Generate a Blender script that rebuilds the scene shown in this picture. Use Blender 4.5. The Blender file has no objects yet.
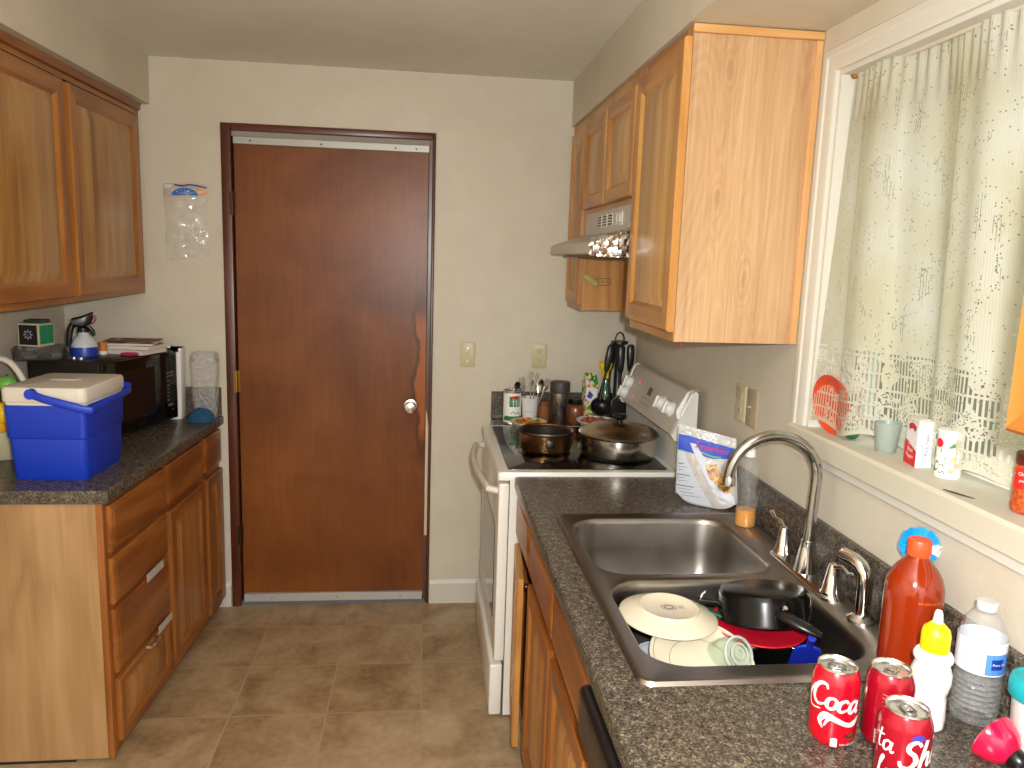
import bpy, bmesh, math, random
from mathutils import Vector, Matrix, Euler
random.seed(7)
C = bpy.context.scene.collection
PI = math.pi
# ------------------------------------------------------------------ helpers
def MAT(loc=(0,0,0), rz=0, rx=0, ry=0):
    return Matrix.Translation(loc) @ Euler((rx,ry,rz),'XYZ').to_matrix().to_4x4()
class MB:
    def __init__(s): s.bm=bmesh.new(); s.mi=0; s.M=Matrix.Identity(4); s.uv=None
    def v(s,p): return s.bm.verts.new(s.M@Vector(p))
    def f(s,vs):
        try: f=s.bm.faces.new(vs); f.material_index=s.mi; return f
        except ValueError: return None
    def box(s,x0,x1,y0,y1,z0,z1,bev=0,seg=2):
        vs=[s.v((x,y,z)) for z in (z0,z1) for x,y in ((x0,y0),(x1,y0),(x1,y1),(x0,y1))]
        fs=[s.f([vs[i] for i in q]) for q in ((3,2,1,0),(4,5,6,7),(0,1,5,4),(1,2,6,5),(2,3,7,6),(3,0,4,7))]
        if bev>0:
            es=list({e for f in fs for e in f.edges})
            r=bmesh.ops.bevel(s.bm,geom=es,offset=bev,segments=seg,profile=.5,affect='EDGES')
            for f in r['faces']: f.material_index=s.mi
        return s
    def loft(s,rings,cap0=True,cap1=True,close=True):
        R=[[s.v(p) for p in r] for r in rings]; n=len(R[0])
        for a,b in zip(R,R[1:]):
            for i in range(n if close else n-1):
                j=(i+1)%n; s.f([a[i],a[j],b[j],b[i]])
        if cap0 and close: s.f(R[0][::-1])
        if cap1 and close: s.f(R[-1])
        return s
    def lathe(s,prof,c=(0,0,0),seg=32,cap0=True,cap1=True,M=None):
        M=M or Matrix.Translation(c)
        rings=[[M@Vector((r*math.cos(2*PI*i/seg),r*math.sin(2*PI*i/seg),z)) for i in range(seg)] for r,z in prof]
        return s.loft(rings,cap0,cap1)
    def cyl(s,p0,p1,r0,r1=None,seg=16):
        return s.tube([p0,p1],[r0,r0 if r1 is None else r1],seg)
    def tube(s,pts,r,seg=12,closed=False,flat=1.0):
        pts=[Vector(p) for p in pts]; n=len(pts)
        rs=r if isinstance(r,(list,tuple)) else [r]*n
        T=[]
        for i in range(n):
            a=pts[(i-1)%n] if closed or i>0 else pts[i]; b=pts[(i+1)%n] if closed or i<n-1 else pts[i]
            T.append((b-a).normalized())
        up=Vector((0,0,1)) if abs(T[0].z)<.9 else Vector((0,1,0))
        N=(up-T[0]*up.dot(T[0])).normalized(); rings=[]
        for i in range(n):
            N=(N-T[i]*N.dot(T[i])).normalized(); B=T[i].cross(N)
            rings.append([pts[i]+(N*math.cos(2*PI*k/seg)*flat+B*math.sin(2*PI*k/seg))*rs[i] for k in range(seg)])
        if closed: return s.loft(rings+[rings[0]],False,False)
        return s.loft(rings)
    def prism(s,poly,axis,a,b):
        f={'x':lambda p,t:(t,p[0],p[1]),'y':lambda p,t:(p[0],t,p[1]),'z':lambda p,t:(p[0],p[1],t)}[axis]
        return s.loft([[f(p,a) for p in poly],[f(p,b) for p in poly]])
    def grid(s,fn,nu,nv,uvfn=None):
        V=[[s.v(fn(i/nu,j/nv)) for i in range(nu+1)] for j in range(nv+1)]
        if uvfn and s.uv is None: s.uv=s.bm.loops.layers.uv.new('UVMap')
        for j in range(nv):
            for i in range(nu):
                f=s.f([V[j][i],V[j][i+1],V[j+1][i+1],V[j+1][i]])
                if uvfn and f:
                    for l,(a,b) in zip(f.loops,((i,j),(i+1,j),(i+1,j+1),(i,j+1))): l[s.uv].uv=uvfn(a/nu,b/nv)
        return s
    def poly2d(s,pts,fn,cuts=2):
        t=bmesh.new(); t.faces.new([t.verts.new((p[0],p[1],0)) for p in pts])
        bmesh.ops.triangulate(t,faces=t.faces[:])
        if cuts: bmesh.ops.subdivide_edges(t,edges=t.edges[:],cuts=cuts,use_grid_fill=True)
        m={v:s.v(fn(v.co.x,v.co.y)) for v in t.verts}
        for f in t.faces: s.f([m[v] for v in f.verts])
        t.free(); return s
    def stroke(s,pts,w,fn,n=7):
        """pen stroke through pts (x,y[,width factor]) laid on a surface"""
        P=[Vector((p[0],p[1],p[2] if len(p)>2 else 1)) for p in pts]; Q=[]
        for i in range(len(P)-1):
            a,b,c,d=P[max(i-1,0)],P[i],P[i+1],P[min(i+2,len(P)-1)]
            for k in range(n):
                t=k/n; Q.append(.5*((2*b)+(c-a)*t+(2*a-5*b+4*c-d)*t*t+(3*b-a-3*c+d)*t**3))
        Q.append(P[-1]); L=[]
        for i,q in enumerate(Q):
            d=Q[min(i+1,len(Q)-1)]-Q[max(i-1,0)]; d.z=0
            d=d.normalized() if d.length>1e-9 else Vector((1,0,0)); nn=Vector((-d.y,d.x))*w*.5*q.z
            L.append((s.v(fn(q.x+nn.x,q.y+nn.y)),s.v(fn(q.x-nn.x,q.y-nn.y))))
        for a,b in zip(L,L[1:]): s.f([a[1],b[1],b[0],a[0]])
        return s
    def text(s,txt,size,fn,x=0,y=0,align='LEFT',shear=0,rot=0):
        cu=bpy.data.curves.new('t','FONT'); cu.body=txt; cu.size=size; cu.align_x=align; cu.shear=shear; cu.resolution_u=2
        ob=bpy.data.objects.new('t',cu); C.objects.link(ob); bpy.context.view_layer.update()
        me=bpy.data.meshes.new_from_object(ob.evaluated_get(bpy.context.evaluated_depsgraph_get()))
        bpy.data.objects.remove(ob); bpy.data.curves.remove(cu)
        cr,sr=math.cos(rot),math.sin(rot)
        vs=[s.v(fn(x+v.co.x*cr-v.co.y*sr,y+v.co.x*sr+v.co.y*cr)) for v in me.vertices]
        for p in me.polygons: s.f([vs[i] for i in p.vertices])
        bpy.data.meshes.remove(me); return s
    def build(s,name,mats,parent=None,smooth=40,fixn=True,kind=None,label=None):
        if fixn: bmesh.ops.recalc_face_normals(s.bm,faces=s.bm.faces[:])
        if smooth:
            lim=math.radians(smooth)
            for f in s.bm.faces: f.smooth=True
            for e in s.bm.edges:
                if len(e.link_faces)==2 and e.calc_face_angle(0)>lim: e.smooth=False
        me=bpy.data.meshes.new(name); s.bm.to_mesh(me); s.bm.free()
        for m in (mats if isinstance(mats,(list,tuple)) else [mats]): me.materials.append(m)
        o=bpy.data.objects.new(name,me); C.objects.link(o)
        if parent: o.parent=parent
        if kind: o['kind']=kind
        if label: o['label']=label
        return o
def thing(name,label,cat,loc=(0,0,0),rz=0,group=None,rx=0,ry=0):
    o=bpy.data.objects.new(name,None); o.empty_display_size=.05; C.objects.link(o); o.location=loc; o.rotation_euler=(rx,ry,rz)
    o['label']=label; o['category']=cat
    if group: o['group']=group
    return o
def tag(o,label,cat,group=None):
    o['label']=label; o['category']=cat
    if group: o['group']=group
    return o
def arc(c,r,a0,a1,n,f): return [f(c[0]+r*math.cos(a0+(a1-a0)*i/n),c[1]+r*math.sin(a0+(a1-a0)*i/n)) for i in range(n+1)]
def rrect(x0,x1,y0,y1,r,n=5):
    P=[]
    for cx,cy,a in ((x1-r,y0+r,-PI/2),(x1-r,y1-r,0),(x0+r,y1-r,PI/2),(x0+r,y0+r,PI)):
        P+=[(cx+r*math.cos(a+PI/2*i/n),cy+r*math.sin(a+PI/2*i/n)) for i in range(n+1)]
    return P
def oncyl(r,th0,z0=0): return lambda x,y:(r*math.cos(th0+x/r),r*math.sin(th0+x/r),z0+y)
def plane(o,U,V): 
    o,U,V=Vector(o),Vector(U),Vector(V); return lambda x,y:o+U*x+V*y
# ------------------------------------------------------------------ materials
def nt(name):
    m=bpy.data.materials.new(name); m.use_nodes=True; n=m.node_tree.nodes; return m,n,m.node_tree.links,n['Principled BSDF']
def srgb(r,g,b):
    f=lambda c:(c/255/12.92 if c/255<=.04045 else ((c/255+.055)/1.055)**2.4)
    return (f(r),f(g),f(b),1)
def plain(name,col,rough=.5,metal=0,coat=0,emit=0,sub=0,spec=.5):
    m,n,l,b=nt(name); b.inputs['Base Color'].default_value=col; b.inputs['Roughness'].default_value=rough; b.inputs['Metallic'].default_value=metal
    b.inputs['Coat Weight'].default_value=coat; b.inputs['Coat Roughness'].default_value=.08; b.inputs['Specular IOR Level'].default_value=spec
    if emit: b.inputs['Emission Color'].default_value=col; b.inputs['Emission Strength'].default_value=emit
    # faint procedural unevenness
    t=n.new('ShaderNodeTexCoord'); x=n.new('ShaderNodeTexNoise'); x.inputs['Scale'].default_value=40; x.inputs['Detail'].default_value=3
    mr=n.new('ShaderNodeMapRange'); mr.inputs['To Min'].default_value=max(rough-.05,.02); mr.inputs['To Max'].default_value=min(rough+.07,1)
    l.new(t.outputs['Object'],x.inputs['Vector']); l.new(x.outputs['Fac'],mr.inputs['Value']); l.new(mr.outputs['Result'],b.inputs['Roughness'])
    return m
def ramp(n,stops):
    r=n.new('ShaderNodeValToRGB'); e=r.color_ramp.elements
    while len(e)<len(stops): e.new(.5)
    for k,(p,c) in zip(e,stops): k.position=p; k.color=c
    return r
def noise(n,l,vec,scale,detail=4,dist=0,rough=.5):
    x=n.new('ShaderNodeTexNoise'); x.inputs['Scale'].default_value=scale; x.inputs['Detail'].default_value=detail; x.inputs['Distortion'].default_value=dist; x.inputs['Roughness'].default_value=rough
    l.new(vec,x.inputs['Vector']); return x
def math_(n,l,op,a,b=None,c=None):
    m=n.new('ShaderNodeMath'); m.operation=op
    for i,v in enumerate((a,b,c)):
        if v is None: continue
        if isinstance(v,(int,float)): m.inputs[i].default_value=v
        else: l.new(v,m.inputs[i])
    return m.outputs[0]
def mixc(n,l,fac,a,b,mode='MIX'):
    m=n.new('ShaderNodeMix'); m.data_type='RGBA'; m.blend_type=mode
    if isinstance(fac,(int,float)): m.inputs[0].default_value=fac
    else: l.new(fac,m.inputs[0])
    for i,v in ((6,a),(7,b)):
        if isinstance(v,tuple): m.inputs[i].default_value=v
        else: l.new(v,m.inputs[i])
    return m.outputs[2]
def bump(n,l,b,h,strength=.2,dist=.002):
    x=n.new('ShaderNodeBump'); x.inputs['Strength'].default_value=strength; x.inputs['Distance'].default_value=dist
    l.new(h,x.inputs['Height']); l.new(x.outputs['Normal'],b.inputs['Normal'])
def wood(name,dark,mid,light,axis='z',boards=None,rings=9,rough=.35,streak=.35,knot=True,bsc=.6,coat=.15,ra=.55,swirls=()):
    m,n,l,b=nt(name); t=n.new('ShaderNodeTexCoord'); oi=n.new('ShaderNodeObjectInfo')
    add=n.new('ShaderNodeVectorMath'); add.operation='MULTIPLY_ADD'; l.new(oi.outputs['Random'],add.inputs[0]); add.inputs[1].default_value=(7.3,3.1,5.7); l.new(t.outputs['Object'],add.inputs[2])
    src=add.outputs[0]; sep=n.new('ShaderNodeSeparateXYZ'); l.new(t.outputs['Object'],sep.inputs[0])
    k={'x':0,'y':1,'z':2}[axis]
    bt=None
    if boards:
        ba,bw=boards; cell=math_(n,l,'FLOOR',math_(n,l,'DIVIDE',sep.outputs['XYZ'.index(ba.upper())],bw))
        w=n.new('ShaderNodeTexWhiteNoise'); w.noise_dimensions='2D'; cv=n.new('ShaderNodeCombineXYZ'); l.new(cell,cv.inputs[0]); l.new(oi.outputs['Random'],cv.inputs[1]); l.new(cv.outputs[0],w.inputs['Vector']); bt=w.outputs['Value']
        a2=n.new('ShaderNodeVectorMath'); a2.operation='MULTIPLY_ADD'; l.new(w.outputs['Color'],a2.inputs[0]); a2.inputs[1].default_value=(4,4,4); l.new(src,a2.inputs[2]); src=a2.outputs[0]
    def mp(s_across,s_along):
        x=n.new('ShaderNodeMapping'); sc=[s_across]*3; sc[k]=s_along; x.inputs['Scale'].default_value=sc; l.new(src,x.inputs['Vector']); return x.outputs[0]
    low=noise(n,l,mp(3.2,.55),1.6,2,.6); fr=math_(n,l,'PINGPONG',math_(n,l,'MULTIPLY',low.outputs['Fac'],rings),.5)
    fine=noise(n,l,mp(120,3),1,3); med=noise(n,l,mp(14,1.2),1,4,.4)
    s=math_(n,l,'ADD',math_(n,l,'MULTIPLY',fr,ra),math_(n,l,'MULTIPLY',med.outputs['Fac'],.75))
    s=math_(n,l,'ADD',s,math_(n,l,'MULTIPLY',math_(n,l,'SUBTRACT',fine.outputs['Fac'],.5),streak))
    if bt is not None: s=math_(n,l,'ADD',s,math_(n,l,'MULTIPLY',math_(n,l,'SUBTRACT',bt,.5),bsc))
    r=ramp(n,[(.12,dark),(.5,mid),(.85,light)]); l.new(s,r.inputs[0]); col=r.outputs[0]
    if knot:
        vz=n.new('ShaderNodeTexVoronoi'); vz.inputs['Scale'].default_value=1; l.new(mp(6.5,3.6),vz.inputs['Vector'])
        kn=n.new('ShaderNodeMapRange'); kn.inputs['From Min'].default_value=.02; kn.inputs['From Max'].default_value=.09; kn.inputs['To Min'].default_value=.65; kn.inputs['To Max'].default_value=0; l.new(vz.outputs['Distance'],kn.inputs['Value'])
        col=mixc(n,l,kn.outputs[0],col,tuple(c*.25 for c in dark[:3])+(1,))
    for kx,kz,rad in swirls:
        dx=math_(n,l,'MULTIPLY',math_(n,l,'SUBTRACT',sep.outputs[0],kx),3.2); dz=math_(n,l,'SUBTRACT',sep.outputs[2],kz)
        wob=noise(n,l,t.outputs['Object'],9,3,.6)
        ln=math_(n,l,'ADD',math_(n,l,'SQRT',math_(n,l,'ADD',math_(n,l,'MULTIPLY',dx,dx),math_(n,l,'MULTIPLY',dz,dz))),math_(n,l,'MULTIPLY',wob.outputs['Fac'],.10))
        rg=math_(n,l,'MULTIPLY',math_(n,l,'PINGPONG',math_(n,l,'MULTIPLY',ln,34),.5),2)
        ww=n.new('ShaderNodeMapRange'); ww.inputs['From Min'].default_value=.05+rad; ww.inputs['From Max'].default_value=.05+rad*.35; l.new(ln,ww.inputs['Value'])
        col=mixc(n,l,math_(n,l,'MULTIPLY',math_(n,l,'MULTIPLY',ww.outputs[0],math_(n,l,'GREATER_THAN',rg,.55)),.42),col,dark)
        cc=n.new('ShaderNodeMapRange'); cc.inputs['From Min'].default_value=.085; cc.inputs['From Max'].default_value=.06; cc.inputs['To Max'].default_value=.4; l.new(ln,cc.inputs['Value'])
        col=mixc(n,l,cc.outputs[0],col,tuple(c*.55 for c in dark[:3])+(1,))
    l.new(col,b.inputs['Base Color']); b.inputs['Roughness'].default_value=rough; b.inputs['Coat Weight'].default_value=coat; b.inputs['Coat Roughness'].default_value=.25
    bump(n,l,b,fine.outputs['Fac'],.08,.001); return m
def wallpaint(name,col,col2,bs=.25):
    m,n,l,b=nt(name); t=n.new('ShaderNodeTexCoord'); a=noise(n,l,t.outputs['Object'],1.7,3); c=noise(n,l,t.outputs['Object'],90,3)
    d=noise(n,l,t.outputs['Object'],9,4,.5)
    r=ramp(n,[(.35,col2),(.6,col)]); l.new(math_(n,l,'ADD',math_(n,l,'MULTIPLY',a.outputs['Fac'],.6),math_(n,l,'MULTIPLY',d.outputs['Fac'],.4)),r.inputs[0]); l.new(r.outputs[0],b.inputs['Base Color'])
    b.inputs['Roughness'].default_value=.55; bump(n,l,b,c.outputs['Fac'],bs,.003); return m
def counter_mat():
    m,n,l,b=nt('speckled laminate'); t=n.new('ShaderNodeTexCoord')
    a=noise(n,l,t.outputs['Object'],260,2); v=n.new('ShaderNodeTexVoronoi'); v.inputs['Scale'].default_value=230; l.new(t.outputs['Object'],v.inputs['Vector'])
    lo=noise(n,l,t.outputs['Object'],60,3)
    s=math_(n,l,'ADD',math_(n,l,'MULTIPLY',a.outputs['Fac'],.7),math_(n,l,'MULTIPLY',lo.outputs['Fac'],.35))
    r=ramp(n,[(.40,srgb(32,29,27)),(.52,srgb(62,57,51)),(.62,srgb(108,99,86)),(.70,srgb(158,146,124))]); l.new(s,r.inputs[0])
    sp=ramp(n,[(.0,srgb(26,24,22)),(.5,srgb(80,74,66)),(1,srgb(136,118,92))]); l.new(v.outputs['Color'],sp.inputs[0])
    l.new(mixc(n,l,.35,r.outputs[0],sp.outputs[0]),b.inputs['Base Color']); b.inputs['Roughness'].default_value=.27; b.inputs['Specular IOR Level'].default_value=.42; return m
def floor_mat(tx,ty,T):
    m,n,l,b=nt('stone look vinyl tile'); t=n.new('ShaderNodeTexCoord'); sp=n.new('ShaderNodeSeparateXYZ'); l.new(t.outputs['Object'],sp.inputs[0])
    fx=math_(n,l,'DIVIDE',math_(n,l,'SUBTRACT',sp.outputs[0],tx),T); fy=math_(n,l,'DIVIDE',math_(n,l,'SUBTRACT',sp.outputs[1],ty),T)
    def edge(f): return math_(n,l,'PINGPONG',f,.5)
    ed=math_(n,l,'MINIMUM',edge(fx),edge(fy))
    cv=n.new('ShaderNodeCombineXYZ'); l.new(math_(n,l,'FLOOR',fx),cv.inputs[0]); l.new(math_(n,l,'FLOOR',fy),cv.inputs[1])
    w=n.new('ShaderNodeTexWhiteNoise'); l.new(cv.outputs[0],w.inputs['Vector'])
    ad=n.new('ShaderNodeVectorMath'); ad.operation='MULTIPLY_ADD'; l.new(w.outputs['Color'],ad.inputs[0]); ad.inputs[1].default_value=(9,9,9); l.new(t.outputs['Object'],ad.inputs[2])
    a=noise(n,l,ad.outputs[0],5,5,.8); c=noise(n,l,ad.outputs[0],38,4)
    s=math_(n,l,'ADD',math_(n,l,'MULTIPLY',a.outputs['Fac'],.75),math_(n,l,'MULTIPLY',c.outputs['Fac'],.3)); s=math_(n,l,'ADD',s,math_(n,l,'MULTIPLY',w.outputs['Value'],.1))
    r=ramp(n,[(.34,srgb(122,96,66)),(.50,srgb(152,126,92)),(.62,srgb(168,144,110)),(.8,srgb(184,162,130))]); l.new(s,r.inputs[0])
    g=n.new('ShaderNodeMapRange'); g.inputs['From Min'].default_value=.006; g.inputs['From Max'].default_value=.013; l.new(ed,g.inputs['Value'])
    l.new(mixc(n,l,g.outputs[0],srgb(172,148,116),r.outputs[0]),b.inputs['Base Color']); b.inputs['Roughness'].default_value=.42
    bump(n,l,b,math_(n,l,'ADD',g.outputs[0],math_(n,l,'MULTIPLY',c.outputs['Fac'],.3)),.35,.002); return m
def door_mat():
    m,n,l,b=nt('stained door veneer'); t=n.new('ShaderNodeTexCoord')
    mp=n.new('ShaderNodeMapping'); mp.inputs['Scale'].default_value=(60,60,4); l.new(t.outputs['Object'],mp.inputs['Vector'])
    f=noise(n,l,mp.outputs[0],1,4,.3); lo=noise(n,l,t.outputs['Object'],2.3,4,.6); s=math_(n,l,'ADD',math_(n,l,'MULTIPLY',f.outputs['Fac'],.25),math_(n,l,'MULTIPLY',lo.outputs['Fac'],.8))
    r=ramp(n,[(.34,srgb(94,48,14)),(.54,srgb(118,64,22)),(.72,srgb(136,80,34))]); l.new(s,r.inputs[0])
    # worn streak by the latch edge
    sp=n.new('ShaderNodeSeparateXYZ'); l.new(t.outputs['Object'],sp.inputs[0])
    dx=math_(n,l,'ABSOLUTE',math_(n,l,'SUBTRACT',math_(n,l,'ADD',sp.outputs[0],math_(n,l,'MULTIPLY',lo.outputs['Fac'],.10)),.055)); 
    w2=n.new('ShaderNodeTexNoise'); w2.inputs['Scale'].default_value=5; w2.inputs['Detail'].default_value=3; l.new(t.outputs['Object'],w2.inputs['Vector'])
    mz=n.new('ShaderNodeMapRange'); mz.inputs['From Min'].default_value=.46; mz.inputs['From Max'].default_value=.22; mz.interpolation_type='SMOOTHSTEP'; l.new(math_(n,l,'ABSOLUTE',math_(n,l,'SUBTRACT',sp.outputs[2],1.10)),mz.inputs['Value'])
    mx=n.new('ShaderNodeMapRange'); mx.inputs['From Min'].default_value=-.108; mx.inputs['From Max'].default_value=-.080
    l.new(math_(n,l,'SUBTRACT',sp.outputs[0],math_(n,l,'MULTIPLY',w2.outputs['Fac'],.11)),mx.inputs['Value'])
    wear=math_(n,l,'MULTIPLY',mz.outputs[0],mx.outputs[0])
    dk=math_(n,l,'MULTIPLY',math_(n,l,'MULTIPLY',wear,math_(n,l,'SUBTRACT',1.0,wear)),3.0)
    col=mixc(n,l,wear,r.outputs[0],srgb(160,86,30)); col=mixc(n,l,dk,col,srgb(52,28,14))
    l.new(col,b.inputs['Base Color']); b.inputs['Roughness'].default_value=.34; b.inputs['Specular IOR Level'].default_value=.3; return m
def clear(name,tint=(1,1,1,1),op=.12,rough=.05,bumpsc=0,bstr=.4,wave=None,ior=1.45):
    """clear plastic or glass: fresnel gloss over see-through"""
    m,n,l,b=nt(name); out=n['Material Output']; n.remove(b)
    tr=n.new('ShaderNodeBsdfTransparent'); tr.inputs[0].default_value=tint
    g=n.new('ShaderNodeBsdfGlossy'); g.inputs['Roughness'].default_value=rough; g.inputs['Color'].default_value=(.9,.9,.9,1)
    d=n.new('ShaderNodeBsdfDiffuse'); d.inputs[0].default_value=(.75,.75,.73,1)
    fr=n.new('ShaderNodeFresnel'); fr.inputs[0].default_value=ior
    t=n.new('ShaderNodeTexCoord')
    if bumpsc:
        x=noise(n,l,t.outputs['Object'],bumpsc,3,1.0); bp=n.new('ShaderNodeBump'); bp.inputs['Strength'].default_value=bstr; bp.inputs['Distance'].default_value=.01
        h=x.outputs['Fac']
        if wave:
            wv=n.new('ShaderNodeTexVoronoi'); wv.inputs['Scale'].default_value=wave; l.new(t.outputs['Object'],wv.inputs['Vector']); h=wv.outputs['Distance']
        l.new(h,bp.inputs['Height']); l.new(bp.outputs[0],g.inputs['Normal']); l.new(bp.outputs[0],fr.inputs['Normal']); l.new(bp.outputs[0],d.inputs['Normal'])
    a=n.new('ShaderNodeMixShader'); a.inputs[0].default_value=op; l.new(tr.outputs[0],a.inputs[1]); l.new(d.outputs[0],a.inputs[2])
    ge=n.new('ShaderNodeNewGeometry'); c=n.new('ShaderNodeMixShader'); l.new(math_(n,l,'MULTIPLY',fr.outputs[0],math_(n,l,'SUBTRACT',1.0,ge.outputs['Backfacing'])),c.inputs[0]); l.new(a.outputs[0],c.inputs[1]); l.new(g.outputs[0],c.inputs[2]); l.new(c.outputs[0],out.inputs[0]); return m
def lace_mat():
    m,n,l,b=nt('cream lace'); out=n['Material Output']; n.remove(b); t=n.new('ShaderNodeTexCoord'); sp=n.new('ShaderNodeSeparateXYZ'); l.new(t.outputs['UV'],sp.inputs[0]); u,v=sp.outputs[0],sp.outputs[1]
    cv=n.new('ShaderNodeCombineXYZ'); l.new(math_(n,l,'FLOOR',math_(n,l,'MULTIPLY',u,300)),cv.inputs[0]); l.new(math_(n,l,'FLOOR',math_(n,l,'MULTIPLY',v,380)),cv.inputs[1])
    w=n.new('ShaderNodeTexWhiteNoise'); w.noise_dimensions='2D'; l.new(cv.outputs[0],w.inputs['Vector'])
    mp=n.new('ShaderNodeMapping'); mp.inputs['Scale'].default_value=(22,9,1); l.new(t.outputs['UV'],mp.inputs['Vector']); cl=noise(n,l,mp.outputs[0],1,3)
    hem=n.new('ShaderNodeMapRange'); hem.inputs['From Min'].default_value=.24; hem.inputs['From Max'].default_value=.10; l.new(v,hem.inputs['Value'])
    mo=noise(n,l,t.outputs['UV'],16,2,1.5)
    dens=math_(n,l,'MULTIPLY',math_(n,l,'MAXIMUM',math_(n,l,'SUBTRACT',cl.outputs['Fac'],.53),0),.55)
    dens=math_(n,l,'ADD',dens,math_(n,l,'MULTIPLY',hem.outputs[0],math_(n,l,'MULTIPLY',math_(n,l,'GREATER_THAN',mo.outputs['Fac'],.50),.12)))
    holes=math_(n,l,'GREATER_THAN',math_(n,l,'ADD',w.outputs['Value'],dens),.990)
    rib=math_(n,l,'GREATER_THAN',math_(n,l,'FRACT',math_(n,l,'MULTIPLY',u,88)),.48)
    ribs=math_(n,l,'MULTIPLY',rib,math_(n,l,'MULTIPLY',math_(n,l,'GREATER_THAN',hem.outputs[0],.25),math_(n,l,'LESS_THAN',mo.outputs['Fac'],.50)))
    cr=math_(n,l,'GREATER_THAN',math_(n,l,'FRACT',math_(n,l,'MULTIPLY',v,26)),.14); ribs=math_(n,l,'MULTIPLY',ribs,cr)
    rr=math_(n,l,'MULTIPLY',math_(n,l,'GREATER_THAN',math_(n,l,'FRACT',math_(n,l,'MULTIPLY',u,120)),.72),math_(n,l,'GREATER_THAN',cl.outputs['Fac'],.63))
    hole=math_(n,l,'MINIMUM',math_(n,l,'ADD',math_(n,l,'ADD',holes,ribs),math_(n,l,'MULTIPLY',rr,.5)),1)
    hole=math_(n,l,'MULTIPLY',hole,math_(n,l,'GREATER_THAN',v,.012))
    d=n.new('ShaderNodeBsdfDiffuse'); tl=n.new('ShaderNodeBsdfTranslucent'); tr=n.new('ShaderNodeBsdfTransparent')
    mt=noise(n,l,t.outputs['UV'],5,2)
    rc=ramp(n,[(.35,srgb(214,208,182)),(.65,srgb(224,222,208))]); l.new(mt.outputs['Fac'],rc.inputs[0]); l.new(rc.outputs[0],d.inputs[0]); l.new(rc.outputs[0],tl.inputs[0])
    bp=n.new('ShaderNodeBump'); bp.inputs['Strength'].default_value=.18; bp.inputs['Distance'].default_value=.002; l.new(math_(n,l,'SINE',math_(n,l,'MULTIPLY',u,900)),bp.inputs['Height']); l.new(bp.outputs[0],d.inputs['Normal'])
    a=n.new('ShaderNodeMixShader'); a.inputs[0].default_value=.5; l.new(d.outputs[0],a.inputs[1]); l.new(tl.outputs[0],a.inputs[2])
    c=n.new('ShaderNodeMixShader'); l.new(hole,c.inputs[0]); l.new(a.outputs[0],c.inputs[1]); l.new(tr.outputs[0],c.inputs[2]); l.new(c.outputs[0],out.inputs[0]); return m
def steel(name,col,rough,axis=None):
    m,n,l,b=nt(name); b.inputs['Base Color'].default_value=col; b.inputs['Metallic'].default_value=1; t=n.new('ShaderNodeTexCoord')
    mp=n.new('ShaderNodeMapping'); sc=[300]*3
    if axis is not None: sc[axis]=6
    mp.inputs['Scale'].default_value=sc; l.new(t.outputs['Object'],mp.inputs['Vector']); x=noise(n,l,mp.outputs[0],1,2); lo=noise(n,l,t.outputs['Object'],14,4)
    mr=n.new('ShaderNodeMapRange'); mr.inputs['To Min'].default_value=rough*.75; mr.inputs['To Max'].default_value=rough*1.35; l.new(lo.outputs['Fac'],mr.inputs['Value']); l.new(mr.outputs[0],b.inputs['Roughness'])
    bump(n,l,b,x.outputs['Fac'],.05,.0006); return m
def speckle(name,stops,scale,rough=.5,detail=3,dist=.5):
    m,n,l,b=nt(name); t=n.new('ShaderNodeTexCoord'); x=noise(n,l,t.outputs['Object'],scale,detail,dist); r=ramp(n,stops); l.new(x.outputs['Fac'],r.inputs[0]); l.new(r.outputs[0],b.inputs['Base Color']); b.inputs['Roughness'].default_value=rough; bump(n,l,b,x.outputs['Fac'],.3,.004); return m
def foil_mat():
    m,n,l,b=nt('crumpled foil'); b.inputs['Metallic'].default_value=1; b.inputs['Base Color'].default_value=(.85,.85,.85,1); b.inputs['Roughness'].default_value=.22
    t=n.new('ShaderNodeTexCoord'); v=n.new('ShaderNodeTexVoronoi'); v.inputs['Scale'].default_value=16; l.new(t.outputs['Object'],v.inputs['Vector']); x=noise(n,l,t.outputs['Object'],11,3,2); bump(n,l,b,math_(n,l,'ADD',v.outputs['Distance'],x.outputs['Fac']),.9,.012); return m

WALL=wallpaint('cream wall paint',srgb(206,198,180),srgb(198,189,169))
CEIL=wallpaint('ceiling paint',srgb(224,221,212),srgb(216,212,200),.12)
TRIMW=plain('cream trim paint',srgb(206,202,190),.45)
COUNTER=counter_mat()
# cabinet woods
HD,HM,HL=srgb(140,86,38),srgb(182,126,62),srgb(208,158,92)
UPV=wood('hickory stile',HD,HM,HL,'z',rings=5,knot=False,streak=.25); UPH=wood('hickory rail',HD,HM,HL,'y',rings=5,knot=False,streak=.25); UPP=wood('hickory panel boards',srgb(150,104,52),srgb(188,142,80),srgb(208,168,108),'z',boards=('y',.062),bsc=.32,rings=4,streak=.22)
BD,BM,BL=srgb(96,48,16),srgb(138,80,32),srgb(168,108,50)
LOV=wood('stained stile',BD,BM,BL,'z',rings=5,knot=False,streak=.25); LOH=wood('stained drawer front',BD,BM,BL,'y',rings=5,knot=False,streak=.25); LOP=wood('stained panel boards',srgb(124,74,32),srgb(170,114,58),srgb(194,142,86),'z',boards=('y',.06),rings=4,bsc=.35,streak=.25)
OAK=wood('oak side panel',srgb(174,132,92),srgb(196,158,116),srgb(208,176,140),'z',ra=.26,rings=34,swirls=((.752,2.135,.13),(.742,1.825,.11),(.83,1.62,.12)),knot=False,streak=.75,rough=.4)
OAKX=wood('oak trim across',srgb(176,122,66),srgb(204,150,88),srgb(222,176,116),'x',rings=6,knot=False)
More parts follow.
